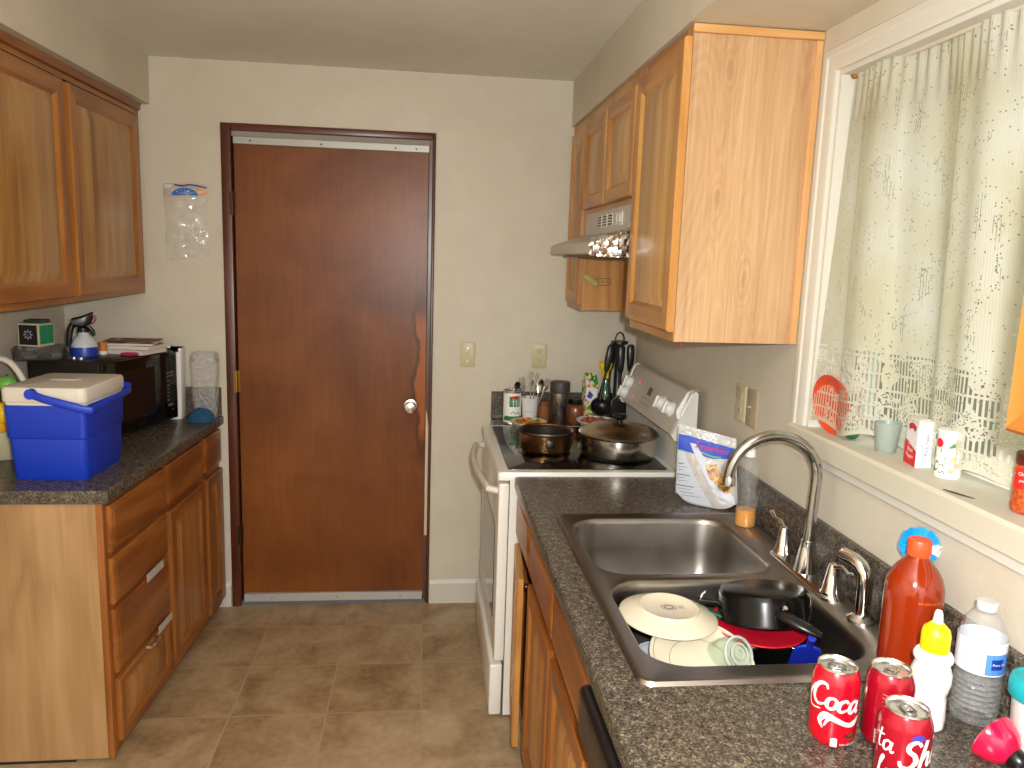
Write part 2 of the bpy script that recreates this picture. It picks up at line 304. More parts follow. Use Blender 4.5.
MAPLE=wood('maple end panel',srgb(138,102,64),srgb(162,126,84),srgb(178,143,102),'z',rings=5,knot=False,streak=.3,rough=.45)
DARKGAP=plain('dark recess',srgb(30,22,16),.8)
STEEL=steel('brushed stainless',(.37,.345,.31,1),.30,1); POTSTEEL=steel('polished stainless',(.62,.57,.50,1),.2)
CHROME=plain('chrome',(.8,.8,.8,1),.07,1); ALU=plain('brushed aluminium',(.68,.67,.65,1),.35,1); CANLID=plain('can lid aluminium',(.72,.71,.69,1),.25,1)
FOIL=foil_mat(); ENAMEL=plain('white enamel',srgb(226,224,216),.22,coat=.3); ENAMELG=plain('grey white console',srgb(196,190,180),.35)
BLACKG=plain('black glass',srgb(12,11,11),.09,coat=.1,spec=.4); BLACKP=plain('black plastic',srgb(16,15,15),.3); BLACKM=plain('black enamel',srgb(8,8,8),.2,spec=.3)
WHITEP=plain('white plastic',srgb(232,232,228),.4); WHITEPR=plain('white print',srgb(242,240,236),.5); IVORY=plain('ivory plastic',srgb(196,186,150),.4)
BLUEC=plain('blue cooler plastic',srgb(16,54,182),.45); OFFW=plain('off white plastic',srgb(212,206,192),.5)
RED=plain('red can print',srgb(192,6,30),.25,coat=.4); RED2=plain('deep red can print',srgb(160,10,32),.22,.25,coat=.4); REDP=plain('red print',srgb(205,25,30),.5)
BLACKPR=plain('black print',srgb(25,25,28),.6); GREYPR=plain('grey print',srgb(120,118,112),.6); GREENPR=plain('green print',srgb(20,120,55),.5); BLUEPR=plain('blue print',srgb(25,70,190),.5)
CREAMC=plain('cream ceramic',srgb(212,203,180),.2,coat=.3)
YELLOW=plain('yellow plastic',srgb(250,214,10),.35); ORANGEPR=plain('orange yellow print',srgb(245,170,40),.5)
CLEAR=clear('clear plastic',op=.10,bumpsc=18,bstr=.5); CLEARB=clear('crinkled clear plastic',op=.09,rough=.08,bumpsc=10,bstr=1.6,ior=1.5); EMBOSS=clear('embossed clear plastic',op=.26,rough=.10,bumpsc=10,bstr=1.0,wave=70,ior=1.5); GLASS=clear('glass',tint=(.93,.97,.95,1),op=.05,rough=.03); WATER=clear('water bottle plastic',tint=(.97,.98,.99,1),op=.16,rough=.05,bumpsc=26,bstr=1.0)
TURQ=plain('turquoise plastic',srgb(20,160,170),.4)
# ------------------------------------------------------------------ dimensions of the kitchen (metres)
XL,XR,YB,H=-1.554,.990,3.537,2.44
YN=-2.4; ZS=2.2455; CT=.914
def struct(name,mb,m,parent=None,**k): return mb.build(name,m,parent,kind='structure',**k)
m=MB().box(XL-.1,XR+.1,YN,YB+.12,-.06,0); struct('floor',m,floor_mat(-.6774,2.9727,.3418),smooth=0)
m=MB().box(XL-.1,XR+.1,YN,YB+.12,H,H+.06); struct('ceiling',m,CEIL,smooth=0)
m=MB().box(XL-.1,XL,YN,YB+.12,0,H); struct('wall_left',m,WALL,smooth=0)
DX0,DX1,DZ=-.880,.036,2.188
m=MB().box(XL,DX0,YB,YB+.12,0,H).box(DX1,XR,YB,YB+.12,0,H).box(DX0,DX1,YB,YB+.12,DZ,H); struct('wall_back',m,WALL,smooth=0)
WY0,WY1,WZ0,WZ1=.80,1.862,1.232,2.130
m=MB().box(XR,XR+.15,YN,WY0,0,H).box(XR,XR+.15,WY1,YB+.12,0,H).box(XR,XR+.15,WY0,WY1,0,WZ0).box(XR,XR+.15,WY0,WY1,WZ1,H); struct('wall_right',m,WALL,smooth=0)
m=MB().box(XL,-1.1646,YN,YB,ZS,H); struct('trim_1',m,WALL,smooth=0)       # boxed soffit over the left cabinets
m=MB().box(.638,XR,YN,YB,ZS,H); struct('trim_2',m,WALL,smooth=0)          # boxed soffit over the right cabinets
m=MB(); m.prism([(YB,0),(YB-.014,0),(YB-.014,.10),(YB-.006,.118),(YB,.118)],'x',DX1+.004,.33); struct('baseboard_back',m,TRIMW,smooth=0)
m=MB(); m.prism([(YB,0),(YB-.014,0),(YB-.014,.10),(YB-.006,.118),(YB,.118)],'x',-1.0,DX0-.004); struct('baseboard_left',m,TRIMW,smooth=0)
# door
REDW=wood('dark red wood casing',srgb(58,24,12),srgb(82,38,20),srgb(102,52,28),'z',rings=4,knot=False); REDWX=wood('dark red wood head',srgb(58,24,12),srgb(82,38,20),srgb(102,52,28),'x',rings=4,knot=False)
m=MB().box(-.832,.006,YB+.012,YB+.052,.056,2.106,.002,1); door=struct('door_1',m,door_mat())
door['label']='reddish brown slab door in the far wall with worn latch edge'
m=MB().box(DX0,-.838,YB-.012,YB+.10,0,DZ,.004).box(.022,DX1,YB-.012,YB+.10,0,DZ,.004).box(.009,.022,YB+.008,YB+.10,0,DZ); m.mi=1; m.box(-.838,.022,YB-.012,YB+.10,2.158,DZ,.004)
m.mi=2; m.prism([(.0095,.34),(.0225,.34),(.0225,.86),(.0150,.93),(.0095,.95)],'y',YB+.002,YB+.0085); struct('door_frame',m,[REDW,REDWX,plain('bare splintered wood',srgb(206,192,158),.7)],door)
m=MB().box(-.8395,.0155,YB+.054,YB+.10,.018,2.158).box(-.838,.014,YB+.012,YB+.054,2.1365,2.158); struct('door_stop_light_backing',m,plain('grey stop and backing',srgb(150,144,134),.7),door,smooth=0)  # top strip is the stop; tall box is added backing against light leaks
m=MB().box(-.832,.008,YB+.004,YB+.013,2.104,2.136,.002,1)
for x in (-.76,-.46,-.14,-.05): m.mi=1; m.cyl((x,YB+.004,2.118),(x,YB+.001,2.118),.004,seg=10)
struct('weatherstrip',m,[plain('dull aluminium strip',srgb(168,166,158),.4,.4),BLACKP],door)
m=MB().box(-.828,.004,YB-.004,YB+.013,.018,.058,.002,1); m.mi=1
for x in (-.7,-.4,-.1): m.cyl((x,YB-.004,.038),(x,YB-.006,.038),.004,seg=10)
struct('door_sweep',m,[plain('white aluminium sweep',srgb(184,182,176),.4,.3),GREYPR],door)
m=MB().box(-.838,.014,YB+.0,YB+.1,0,.018); struct('threshold',m,plain('dull grey threshold',srgb(98,104,110),.5),door,smooth=0)
BRASS=plain('old brass',srgb(70,46,28),.4,.8)
for z in (1.803,1.022,.30):
    m=MB().cyl((-.838,YB-.004,z),(-.838,YB-.004,z+.098),.006,seg=10); m.box(-.848,-.838,YB-.013,YB-.0115,z,z+.098).box(-.838,-.826,YB+.009,YB+.0125,z,z+.098); struct('hinge',m,BRASS if z>1.5 or z<.5 else plain('bright brass',srgb(150,110,50),.35,.9),door)
m=MB(); Mk=Matrix.Translation((-.062,YB+.012,.967))@Matrix.Rotation(PI/2,4,'X'); m.lathe([(.034,0),(.034,.004),(.030,.009),(.013,.012),(.012,.030),(.020,.036),(.0275,.044),(.028,.055),(.024,.064),(.012,.067),(0.002,.068)],M=Mk,seg=32); struct('door_knob',m,steel('satin knob',(.62,.60,.56,1),.2),door)
# wall plates
def plate(name,label,cat,M,mat,kind):
    t=thing(name,label,cat); t.matrix_world=M
    m=MB(); m.loft([[(x,0,z) for x,z in rrect(-.036,.036,-.058,.058,.004,3)],[(x,-.004,z) for x,z in rrect(-.036,.036,-.058,.058,.004,3)],[(x,-.006,z) for x,z in rrect(-.032,.032,-.054,.054,.004,3)]],False); m.build('cover_plate',mat,t)
    if kind=='switch':
        m=MB().box(-.006,.006,-.0065,-.0055,-.013,.013); m.box(-.004,.004,-.017,-.005,.0,.008,.001,1); m.build('toggle',mat,t)
    else:
        for z in (-.022,.022):
            m=MB(); m.loft([[(x,-.0055,z+zz) for x,zz in rrect(-.016,.016,-.014,.014,.008,4)],[(x,-.0075,z+zz) for x,zz in rrect(-.0155,.0155,-.0135,.0135,.008,4)]],False); m.mi=1
            m.box(-.007,-.005,-.0078,-.007,z-.002,z+.007).box(.005,.007,-.0078,-.007,z-.002,z+.007).cyl((0,-.0072,z-.008),(0,-.0079,z-.008),.0025,seg=10); m.build('receptacle',[mat,BLACKP],t)
    for z in ((-.03,.03) if kind=='switch' else (0,)): m=MB(); m.cyl((0,-.0055,z),(0,-.0072,z),.003,seg=10); m.build('screw',ALU,t)
    return t
plate('light_switch','ivory light switch on the far wall beside the brown door','light switch',MAT((.1965,YB,1.212)),IVORY,'switch')
plate('wall_outlet','ivory two-socket outlet on the far wall above the spice jars','outlet',MAT((.531,YB,1.212)),IVORY,'outlet')
plate('wall_outlet','ivory outlet on the right wall between stove and window, left of its pair','outlet',MAT((XR,2.285,1.232),rz=-PI/2),IVORY,'outlet')
plate('light_switch','grey-tan switch on the right wall directly beside the window','light switch',MAT((XR,2.20,1.232),rz=-PI/2),plain('tan plate',srgb(172,154,128),.4),'switch')
# window
win=MB(); y0,y1,z0,z1=WY0,WY1,WZ0,WZ1
def casing(m):
    # moulded casing around the opening, profile: in -> out
    pr=[(0,-.004),(0,-.013),(.012,-.017),(.030,-.017),(.036,-.021),(.052,-.021),(.056,-.016),(.056,0)]
    rings=[]
    for o,d in pr: rings.append([(XR+d,y1+o,z0-.004),(XR+d,y1+o,z1+o),(XR+d,y0-o,z1+o),(XR+d,y0-o,z0-.004)])
    R=[[m.v(p) for p in r] for r in rings]
    for a,b in zip(R,R[1:]):
        for i in range(3): m.f([a[i],a[i+1],b[i+1],b[i]])
casing(win); w1=struct('window_1',win,TRIMW,smooth=25)
m=MB().box(XR-.004,XR+.15,y1-.012,y1,z0,z1).box(XR-.004,XR+.15,y0,y0+.012,z0,z1).box(XR-.004,XR+.15,y0+.012,y1-.012,z1-.012,z1); struct('window_jamb',m,TRIMW,w1,smooth=0)
m=MB().prism([(XR-.03,1.198),(XR-.03,1.245),(XR-.024,1.252),(XR+.15,1.252),(XR+.15,1.238),(XR+.0,1.238),(XR+.0,1.198)],'y',y0-.08,y1+.048); struct('window_sill',m,plain('worn painted sill',srgb(196,190,172),.55),w1,smooth=0)
m=MB().box(XR-.014,XR,y0-.06,y1+.05,1.172,1.198); struct('window_apron',m,TRIMW,w1,smooth=0)
m=MB()
for a in ((y0+.012,y1-.012,1.252,1.29),(y0+.012,y1-.012,z1-.05,z1-.012),(y0+.012,y0+.05,1.29,z1-.05),(y1-.05,y1-.012,1.29,z1-.05),(1.30,1.345,1.29,z1-.05)): m.box(XR+.118,XR+.146,*a)
struct('window_sash',m,WHITEP,w1,smooth=0)
m=MB().box(XR+.125,XR+.129,y0+.05,y1-.05,1.29,z1-.05); struct('window_pane',m,GLASS,w1,smooth=0)
# garden outside
m=MB().box(1.3,14,-8,12,-.3,-.2); struct('ground',m,speckle('lawn',[(.3,srgb(60,90,40)),(.7,srgb(120,140,80))],8,.9),smooth=0)
m=MB().box(3.2,3.35,-5,11,-.3,3.3); struct('wall_added_sky_block',m,wallpaint('olive brown sky block',srgb(104,98,78),srgb(92,90,68)),smooth=0)  # unseen wall, added to block bright sky behind the lace holes
m=MB()
rs=random.Random(3)
for k in range(260):
    c=Vector((2.5+rs.uniform(-.5,.5),.4+rs.uniform(-1.6,1.9),.1+rs.uniform(0,1.35))); a=rs.uniform(0,6); s=rs.uniform(.08,.16); b=rs.uniform(-.8,.8)
    e=Euler((b,rs.uniform(-1,1),a)).to_matrix()
    m.f([m.v(c+e@Vector(q)*s) for q in ((0,0,0),(.5,.35,.05),(1.1,.3,0),(1.6,0,-.1),(1.1,-.3,0),(.5,-.35,.05))])
o=m.build('shrub',speckle('shrub leaves',[(.3,srgb(120,130,90)),(.7,srgb(170,178,130))],5,.7),kind='stuff'); tag(o,'green leafy shrub outside seen through the lace','shrub')
# ------------------------------------------------------------------ cabinet fronts
def front(mb,w,h,t=.02,fr=.056,raised=True):
    """raised-panel front in the XZ plane, face towards -Y; materials 0 stile 1 rail 2 panel"""
    if raised: rg=[(0,0),(0,-t+.004),(.004,-t),(fr-.008,-t),(fr-.002,-t+.004),(fr+.004,-t+.010),(fr+.012,-t+.010),(fr+.040,-t+.002)]
    else: rg=[(0,0),(0,-t+.008),(.006,-t+.004),(.012,-t+.003),(.018,-t)]
    R=[]
    for a,y in rg: R.append([mb.v((a,y,a)),mb.v((w-a,y,a)),mb.v((w-a,y,h-a)),mb.v((a,y,h-a))])
    for i,(a,b) in enumerate(zip(R,R[1:])):
        for k in range(4):
            mb.mi=(1 if k%2==0 else 0) if not (raised and i>=5) else 2
            if not raised: mb.mi=1
            mb.f([a[k],a[(k+1)%4],b[(k+1)%4],b[k]])
    mb.mi=2 if raised else 1; mb.f(R[-1]); mb.mi=0; mb.f(R[0][::-1])
def faceL(x,ya,z): return Matrix.Translation((x,ya,z))@Matrix.Rotation(PI/2,4,'Z')      # face towards +X, width runs +Y
def faceR(x,yb,z): return Matrix.Translation((x,yb,z))@Matrix.Rotation(-PI/2,4,'Z')     # face towards -X, width runs -Y
def putfront(name,M,w,h,mats,parent,raised=True,fr=.056,label=None):
    m=MB(); m.M=M; front(m,w,h,raised=raised,fr=fr); return m.build(name,mats,parent,smooth=20,label=label)
UPL=[wood('amber hickory stile',srgb(112,64,22),srgb(150,94,38),srgb(176,120,58),'z',rings=5,knot=False,streak=.25),wood('amber hickory rail',srgb(112,64,22),srgb(150,94,38),srgb(176,120,58),'y',rings=5,knot=False,streak=.25),wood('pale hickory boards',srgb(130,88,42),srgb(170,126,68),srgb(192,152,94),'z',boards=('y',.075),bsc=.3,rings=4,streak=.22)]
UP=[UPV,UPH,UPP]; LO=[LOV,LOH,LOP]
def facef(m,xf,xb,ya,yb,z0,z1,cuts_y,cuts_z,st=.038):
    """face frame between x xf..xb : outer stiles/rails plus mullions"""
    m.mi=0
    for y in [ya,yb-st]+[c-st/2 for c in cuts_y]: m.box(xf,xb,y,y+st,z0,z1)
    m.mi=1
    for z in [z0,z1-st]+[c-st/2 for c in cuts_z]: m.box(xf+.0005,xb-.0005,ya+st,yb-st,z,z+st)
# left upper cabinet
t=thing('upper_cabinet','light hickory wall cabinet above the microwave and cooler','cabinet')
m=MB(); m.box(XL+.001,-1.2335,1.55,YB-.002,1.462,ZS-.002); m.build('carcass',[UPL[0]],t,smooth=0)
m=MB(); facef(m,-1.2335,-1.2135,1.55,YB-.002,1.456,ZS-.002,[2.815,2.17],[],.045); m.build('face_frame',UPL,t,smooth=0)
putfront('door',faceL(-1.2130,2.845,1.476),.622,.712,UPL,t); putfront('door',faceL(-1.2130,2.18,1.476),.622,.712,UPL,t)
m=MB(); m.prism([(-1.2130,ZS-.030),(-1.203,ZS-.026),(-1.203,ZS-.014),(-1.199,ZS-.002),(-1.2130,ZS-.002)],'y',1.55,YB-.002); m.build('crown_trim',LOH,t,smooth=0)
# right upper cabinets
t=thing('upper_cabinet','tall light oak wall cabinet with knotty end panel beside the window','cabinet')
y0_,y1_=1.967,2.412
m=MB(); m.box(.6705,XR-.001,y0_+.006,y1_,1.462,ZS-.002); m.build('carcass',[UPV],t,smooth=0)
m=MB().box(.652,XR-.0195,y0_,y0_+.006,1.453,ZS-.022); m.build('end_panel',OAK,t,smooth=0)
m=MB().box(.648,XR-.001,y0_-.012,y0_,ZS-.022,ZS-.002,.002,1); m.build('top_trim',OAKX,t)
m=MB().box(XR-.0195,XR-.001,y0_-.008,y0_+.004,1.453,ZS-.022,.002,1); m.build('scribe_trim',wood('oak scribe',srgb(190,136,80),srgb(214,164,108),srgb(226,182,130),'z',rings=3,knot=False),t)
m=MB(); facef(m,.6505,.6705,y0_+.0062,y1_,1.453,ZS-.002,[],[]); m.build('face_frame',UP,t,smooth=0)
Md=Matrix.Translation((.648,y1_-.022,1.482))@Matrix.Rotation(-PI/2-.022,4,'Z')
d=putfront('door',Md,.462,.722,UP,t)
for z in (1.56,2.10): m=MB(); m.box(.6335,.6505,1.985,1.999,z,z+.028); m.build('hinge',ALU,d)
m=MB().cyl((.68,1.99,1.453),(.68,1.99,1.444),.010,.007,seg=12); m.build('bumper',plain('red wax drip',srgb(140,60,40),.5),t)
t=thing('upper_cabinet','short two-door light oak cabinet mounted above the range hood','cabinet')
m=MB().box(.6705,XR-.001,y1_+.001,3.188,1.842,ZS-.002); m.build('carcass',[UPV],t,smooth=0)
m=MB(); facef(m,.6505,.6705,y1_+.001,3.188,1.842,ZS-.002,[2.80],[]); m.build('face_frame',UP,t,smooth=0)
putfront('door',faceR(.6500,2.792,1.862),.372,.332,UP,t,fr=.05); putfront('door',faceR(.6500,3.178,1.862),.372,.332,UP,t,fr=.05)
t=thing('upper_cabinet','narrow light oak wall cabinet in the far corner past the hood','cabinet')
m=MB(); m.box(.6705,XR-.001,3.189,YB-.001,1.453,ZS-.002); m.build('carcass',[UPV],t,smooth=0)
m=MB(); facef(m,.6505,.6705,3.189,YB-.001,1.449,ZS-.002,[],[]); m.build('face_frame',UP,t,smooth=0)
putfront('door',faceR(.6500,3.470,1.474),.255,.722,UP,t)
m=MB(); fn=plane((.735,3.1886,1.572),(1,0,0),(0,0,1))
ring=rrect(-.034,.034,-.014,.014,.013,5); m.stroke([(a,b) for a,b in ring]+[ring[0]],.003,fn,2)
for dx in (-.02,0,.02): m.stroke([(dx-.005,-.004),(dx,.006),(dx+.005,-.004)],.002,fn,3)
m.build('carved_stamp',plain('burnt wood mark',srgb(120,76,36),.6),t)
o=MB(); o.M=MAT((.682,3.176,1.578),ry=.62); o.box(-.034,.034,-.004,.0,-.012,.012,.004,2); 
tag(o.build('rubber_jar_opener',plain('dull yellow green rubber',srgb(170,160,96),.6)),'small yellow-green strip hanging on the cabinet side under the hood','strip')
# cabinet at the right margin of the view
t=thing('upper_cabinet','oak wall cabinet at the near side of the window, mostly out of view','cabinet')
m=MB().box(.672,XR-.024,-.25,.757,1.488,ZS-.002); m.build('carcass',[UPV],t,smooth=0)
m=MB(); facef(m,.652,.672,-.25,.757,1.482,ZS-.002,[.27],[]); m.build('face_frame',UPL,t,smooth=0)
putfront('door',faceR(.6515,.763,1.486),.50,.723,UPL,t)
# ------------------------------------------------------------------ range hood
t=thing('range_hood','cream range hood with slotted control strip under short cabinet','range hood')
m=MB(); m.prism([(XR-.001,1.842),(.652,1.842),(.650,1.760),(.518,1.716),(.513,1.708),(.513,1.682),(.520,1.678),(XR-.001,1.678)],'y',2.416,3.184); m.build('body',ENAMELG,t,smooth=0)
for k in range(3):
    m=MB(); ya_=2.955-k*.085; m.box(.6492,.6515,ya_-.066,ya_,1.782,1.826,.0008,1); m.mi=1
    for i in range(4): m.box(.6484,.6494,ya_-.062,ya_-.004,1.787+i*.0098,1.7915+i*.0098)
    m.build('vent_grille',[ENAMEL,DARKGAP],t,smooth=0)
m=MB().box(.6480,.6515,2.575,2.675,1.780,1.825,.001,1); m.mi=1
for yy in (2.60,2.64): m.box(.643,.6485,yy,yy+.018,1.79,1.815,.001,1)
m.build('switch_panel',[ENAMEL,ENAMELG],t)
m=MB().box(.56,.92,2.45,3.15,1.670,1.6785); m.build('grease_filter',steel('dark filter',(.2,.2,.2,1),.5),t,smooth=0)
rf=random.Random(5)
def slope_z(x): return 1.7175+(x-.516)*(1.7615-1.7175)/.134 if x<.650 else 1.7615+(x-.650)*40
def foilpt(u,v):
    j=lambda k:rf.uniform(-k,k)
    if v<=.62:   # sheet over the near end of the hood
        k=v/.62; x=.5085+.150*u; zt=min(slope_z(max(x,.516)),1.80)+.004; return (x+j(.004),2.4105-abs(j(.012)),1.672+(zt-1.672)*k+j(.002))
    k=(v-.62)/.38; x=.5085+.150*u; return (x-.003+j(.003),2.4105+.075*k+j(.004)+.018*math.sin(u*13)*k,min(slope_z(max(x,.516)),1.80)+.0045+abs(j(.004)))
m=MB().grid(foilpt,14,12); o=m.build('foil_sheet',FOIL,smooth=20); tag(o,'crumpled aluminium foil wrapped over the near end of the range hood','foil')
# ------------------------------------------------------------------ left base cabinets and counter
xf=-.930
LEFTRUN=[]
t=thing('base_cabinet','four-drawer stained base cabinet with plain maple end, nearest on left','cabinet'); LEFTRUN.append(t)
m=MB().box(XL+.001,-.945,2.410,2.878,.02,.872); m.build('carcass',[LOV],t,smooth=0)
m=MB().box(XL+.001,-.930,2.400,2.410,.012,.872); m.mi=1; m.box(XL+.001,-1.06,2.404,2.410,0,.012); m.build('end_panel',[MAPLE,DARKGAP],t,smooth=0)
m=MB().box(-.946,-.923,2.397,2.417,.012,.872,.002,1); m.build('corner_trim',LOV,t)
m=MB(); facef(m,-.945,-.925,2.418,2.878,.02,.872,[],[.693,.520,.285]); m.build('face_frame',LO,t,smooth=0)
for z0_,z1_ in ((.704,.856),(.530,.684),(.296,.512)): putfront('drawer',faceL(-.9245,2.424,z0_),.444,z1_-z0_,LO,t,raised=False)
putfront('drawer',faceL(-.9245,2.424,.058),.444,.218,LO,t,fr=.036)
SIL=plain('peeling silver tape',srgb(196,194,190),.4,.15)
m=MB().box(-.9035,-.9012,2.655,2.800,.500,.530,.0009,1); m.build('worn_pull',SIL,t)
m=MB().box(-.9035,-.9012,2.735,2.862,.268,.296,.0009,1); m.build('worn_pull',SIL,t)
m=MB().tube([(-.904,2.625,.275),(-.890,2.632,.273),(-.886,2.665,.273),(-.890,2.698,.273),(-.904,2.705,.275)],.006,10); m.build('handle',CHROME,t)
t=thing('base_cabinet','two-door stained base cabinet with small drawers next to brown door','cabinet'); LEFTRUN.append(t)
m=MB().box(XL+.001,-.945,2.879,YB-.001,.02,.872); m.build('carcass',[LOV],t,smooth=0)
m=MB(); facef(m,-.945,-.925,2.879,YB-.001,.02,.872,[3.295],[.692]); m.build('face_frame',LO,t,smooth=0)
for ya,w in ((2.894,.385),(3.315,.208)):
    putfront('drawer',faceL(-.9245,ya,.706),w,.15,LO,t,raised=False); d=putfront('door',faceL(-.9245,ya,.055),w,.622,LO,t)
    yy=ya+w-.012 if w>.3 else ya+.004
    for z in ((.30,.318) if w>.3 else (.2,)): m=MB().cyl((-.9045,yy,z),(-.9025,yy,z),.0035,seg=8); m.build('screw',BLACKP,d)
def edgeprof(x0,s,zt=CT,th=.042):   # bullnose front edge at x0, body towards s
    P=[(x0+s*.010,zt)]+[(x0+s*(.010-.010*math.sin(a)),zt-.010+.010*math.cos(a)) for a in (PI/6,PI/3,PI/2)]+[(x0,zt-th+.006),(x0+s*.006,zt-th)]
    return P
t=thing('countertop','dark speckled countertop along the left wall under the cooler','countertop'); LEFTRUN.append(t)
P=edgeprof(-.899,-1)+[(XL+.001,CT-.042),(XL+.001,CT)]
m=MB(); m.prism(P,'y',2.390,YB-.001); m.build('worktop',COUNTER,t,smooth=30)
m=MB().box(XL+.001,-.9045,YB-.020,YB-.001,CT,1.045,.003,1).box(XL+.001,XL+.020,2.39,YB-.020,CT,1.045,.003,1); m.build('backsplash',COUNTER,t)
def wedge(o):
    # the left run is not quite parallel to the wall: its front drifts back toward the near end
    if o.type=='MESH':
        for v in o.data.vertices: v.co.x+=-.050*(YB-v.co.y)*max(0,min(1,(v.co.x-XL)/(-.90-XL)))
    for c in o.children: wedge(c)
for t in LEFTRUN: wedge(t)
# ------------------------------------------------------------------ right base cabinets and counter
t=thing('base_cabinet','stained base cabinet with false fronts under the sink','cabinet')
ya,yb=1.335,2.552
m=MB(); m.box(.362,XR-.002,yb-.018,yb,.10,.872).box(.362,XR-.002,ya,ya+.018,.10,.872).box(.362,XR-.002,ya+.018,yb-.018,.10,.118); m.mi=1; m.box(.42,XR-.002,ya,yb,0,.10); m.build('carcass',[LOV,DARKGAP],t,smooth=0)
m=MB(); facef(m,.342,.362,ya,yb,.10,.872,[2.215,1.775],[.692]); m.build('face_frame',LO,t,smooth=0)
for yy,w in ((2.536,.305),(2.194,.400),(1.756,.400)): putfront('drawer',faceR(.3415,yy,.708),w,.152,LO,t,raised=False,label=None)
for yy,w in ((2.194,.400),(1.756,.400)): putfront('door',faceR(.3415,yy,.112),w,.568,LO,t)
Md=Matrix.Translation((.3400,2.536,.112))@Matrix.Rotation(-PI/2-.085,4,'Z')
d=putfront('door',Md,.305,.568,UP,t,label='door standing slightly ajar')
m=MB().box(.318,.332,2.236,2.262,.640,.655,.002,1); m.build('catch',CHROME,d)
t=thing('dishwasher','black dishwasher under the near end of the right counter','dishwasher')
m=MB().box(.352,.94,.735,1.330,.10,.868); m.mi=1; m.box(.40,.94,.735,1.33,.0,.10); m.build('tub',[BLACKP,DARKGAP],t,smooth=0)
m=MB().box(.326,.351,.737,1.328,.12,.76,.004); m.build('door',BLACKM,t)
m=MB().box(.300,.351,.737,1.328,.765,.866,.012,3); m.build('control_panel',BLACKP,t)
t=thing('countertop','dark speckled countertop with sink cutout running along the right wall','countertop')
y0c,y1c=.35,2.552; P=edgeprof(.315,1)+[(.402,CT-.042),(.402,CT)]
m=MB(); m.prism(P,'y',y0c,y1c); m.box(.402,.948,2.128,y1c,CT-.042,CT).box(.402,.948,y0c,1.243,CT-.042,CT).box(.948,XR-.001,y0c,y1c,CT-.042,CT); bmesh.ops.remove_doubles(m.bm,verts=m.bm.verts[:],dist=1e-5)
m.build('worktop',COUNTER,t,smooth=30)
m=MB().box(XR-.019,XR-.001,y0c,y1c,CT,1.040,.003,1); m.build('backsplash',COUNTER,t)
t=thing('countertop','small dark speckled countertop in the far corner behind the stove','countertop')
m=MB(); m.prism(edgeprof(.312,1)+[(XR-.001,CT-.042),(XR-.001,CT)],'y',3.342,YB-.001); m.build('worktop',COUNTER,t,smooth=30)
m=MB().box(.312,XR-.001,YB-.020,YB-.001,CT,1.043,.003,1).box(XR-.02,XR-.001,3.342,YB-.02,CT,1.043,.003,1); m.build('backsplash',COUNTER,t)
t=thing('base_cabinet','narrow base cabinet hidden in the corner behind the stove','cabinet')
m=MB().box(.352,XR-.002,3.348,YB-.002,.10,.872); m.mi=1; m.box(.42,XR-.002,3.348,YB-.002,0,.10); m.build('carcass',[LOV,DARKGAP],t,smooth=0)
putfront('door',faceR(.3515,YB-.01,.112),.17,.74,LO,t,fr=.04)
# ------------------------------------------------------------------ sink
t=thing('kitchen_sink','double-bowl stainless steel sink set into the right countertop','sink')
sx0,sx1,sy0,sy1=.386,.962,1.224,2.146
B=[(.418,.880,1.705,2.108,.085),(.422,.884,1.282,1.668,.085)]
m=MB(); bm=m.bm
def loopv(pts,z): return [bm.verts.new((x,y,z)) for x,y in pts]
zd=CT+.0045
o0=loopv(rrect(sx0,sx1,sy0,sy1,.028,6),CT+.0005); o1=loopv(rrect(sx0+.004,sx1-.004,sy0+.004,sy1-.004,.026,6),CT+.008); o2=loopv(rrect(sx0+.014,sx1-.014,sy0+.014,sy1-.014,.022,6),CT+.008); o3=loopv(rrect(sx0+.020,sx1-.020,sy0+.020,sy1-.020,.020,6),zd)
for a,b in ((o0,o1),(o1,o2),(o2,o3)):
    n=len(a)
    for i in range(n): m.f([a[i],a[(i+1)%n],b[(i+1)%n],b[i]])
edges=[]
def ledges(L): return [bm.edges.get((L[i],L[(i+1)%len(L)])) or bm.edges.new((L[i],L[(i+1)%len(L)])) for i in range(len(L))]
edges+=ledges(o3); bl=[]
for bx0,bx1,by0,by1,r in B:
    L=loopv(rrect(bx0,bx1,by0,by1,r,8),zd); edges+=ledges(L); bl.append(L)
bmesh.ops.triangle_fill(bm,use_beauty=True,use_dissolve=False,edges=edges)
for (bx0,bx1,by0,by1,r),L in zip(B,bl):
    prev=L
    for d,z,rr in ((.002,zd-.0015,r-.002),(.006,zd-.007,r-.005),(.008,zd-.016,r-.006),(.014,CT-.09,r-.010),(.022,CT-.155,r-.016),(.030,CT-.172,r-.02),(.046,CT-.183,r-.03),(.07,CT-.187,max(r-.05,.02))):
        q=loopv(rrect(bx0+d,bx1-d,by0+d,by1-d,rr,8),z); n=len(q)
        for i in range(n): m.f([prev[i],prev[(i+1)%n],q[(i+1)%n],q[i]])
        prev=q
    m.f(prev)
m.build('basin',STEEL,t,smooth=50)
for bx0,bx1,by0,by1,r in B:
    m=MB().lathe([(.045,0),(.045,.002),(.036,.003),(.03,-.0),(.012,.0005)],c=((bx0+bx1)/2,(by0+by1)/2,CT-.1865),seg=28); m.build('drain',CHROME,t)
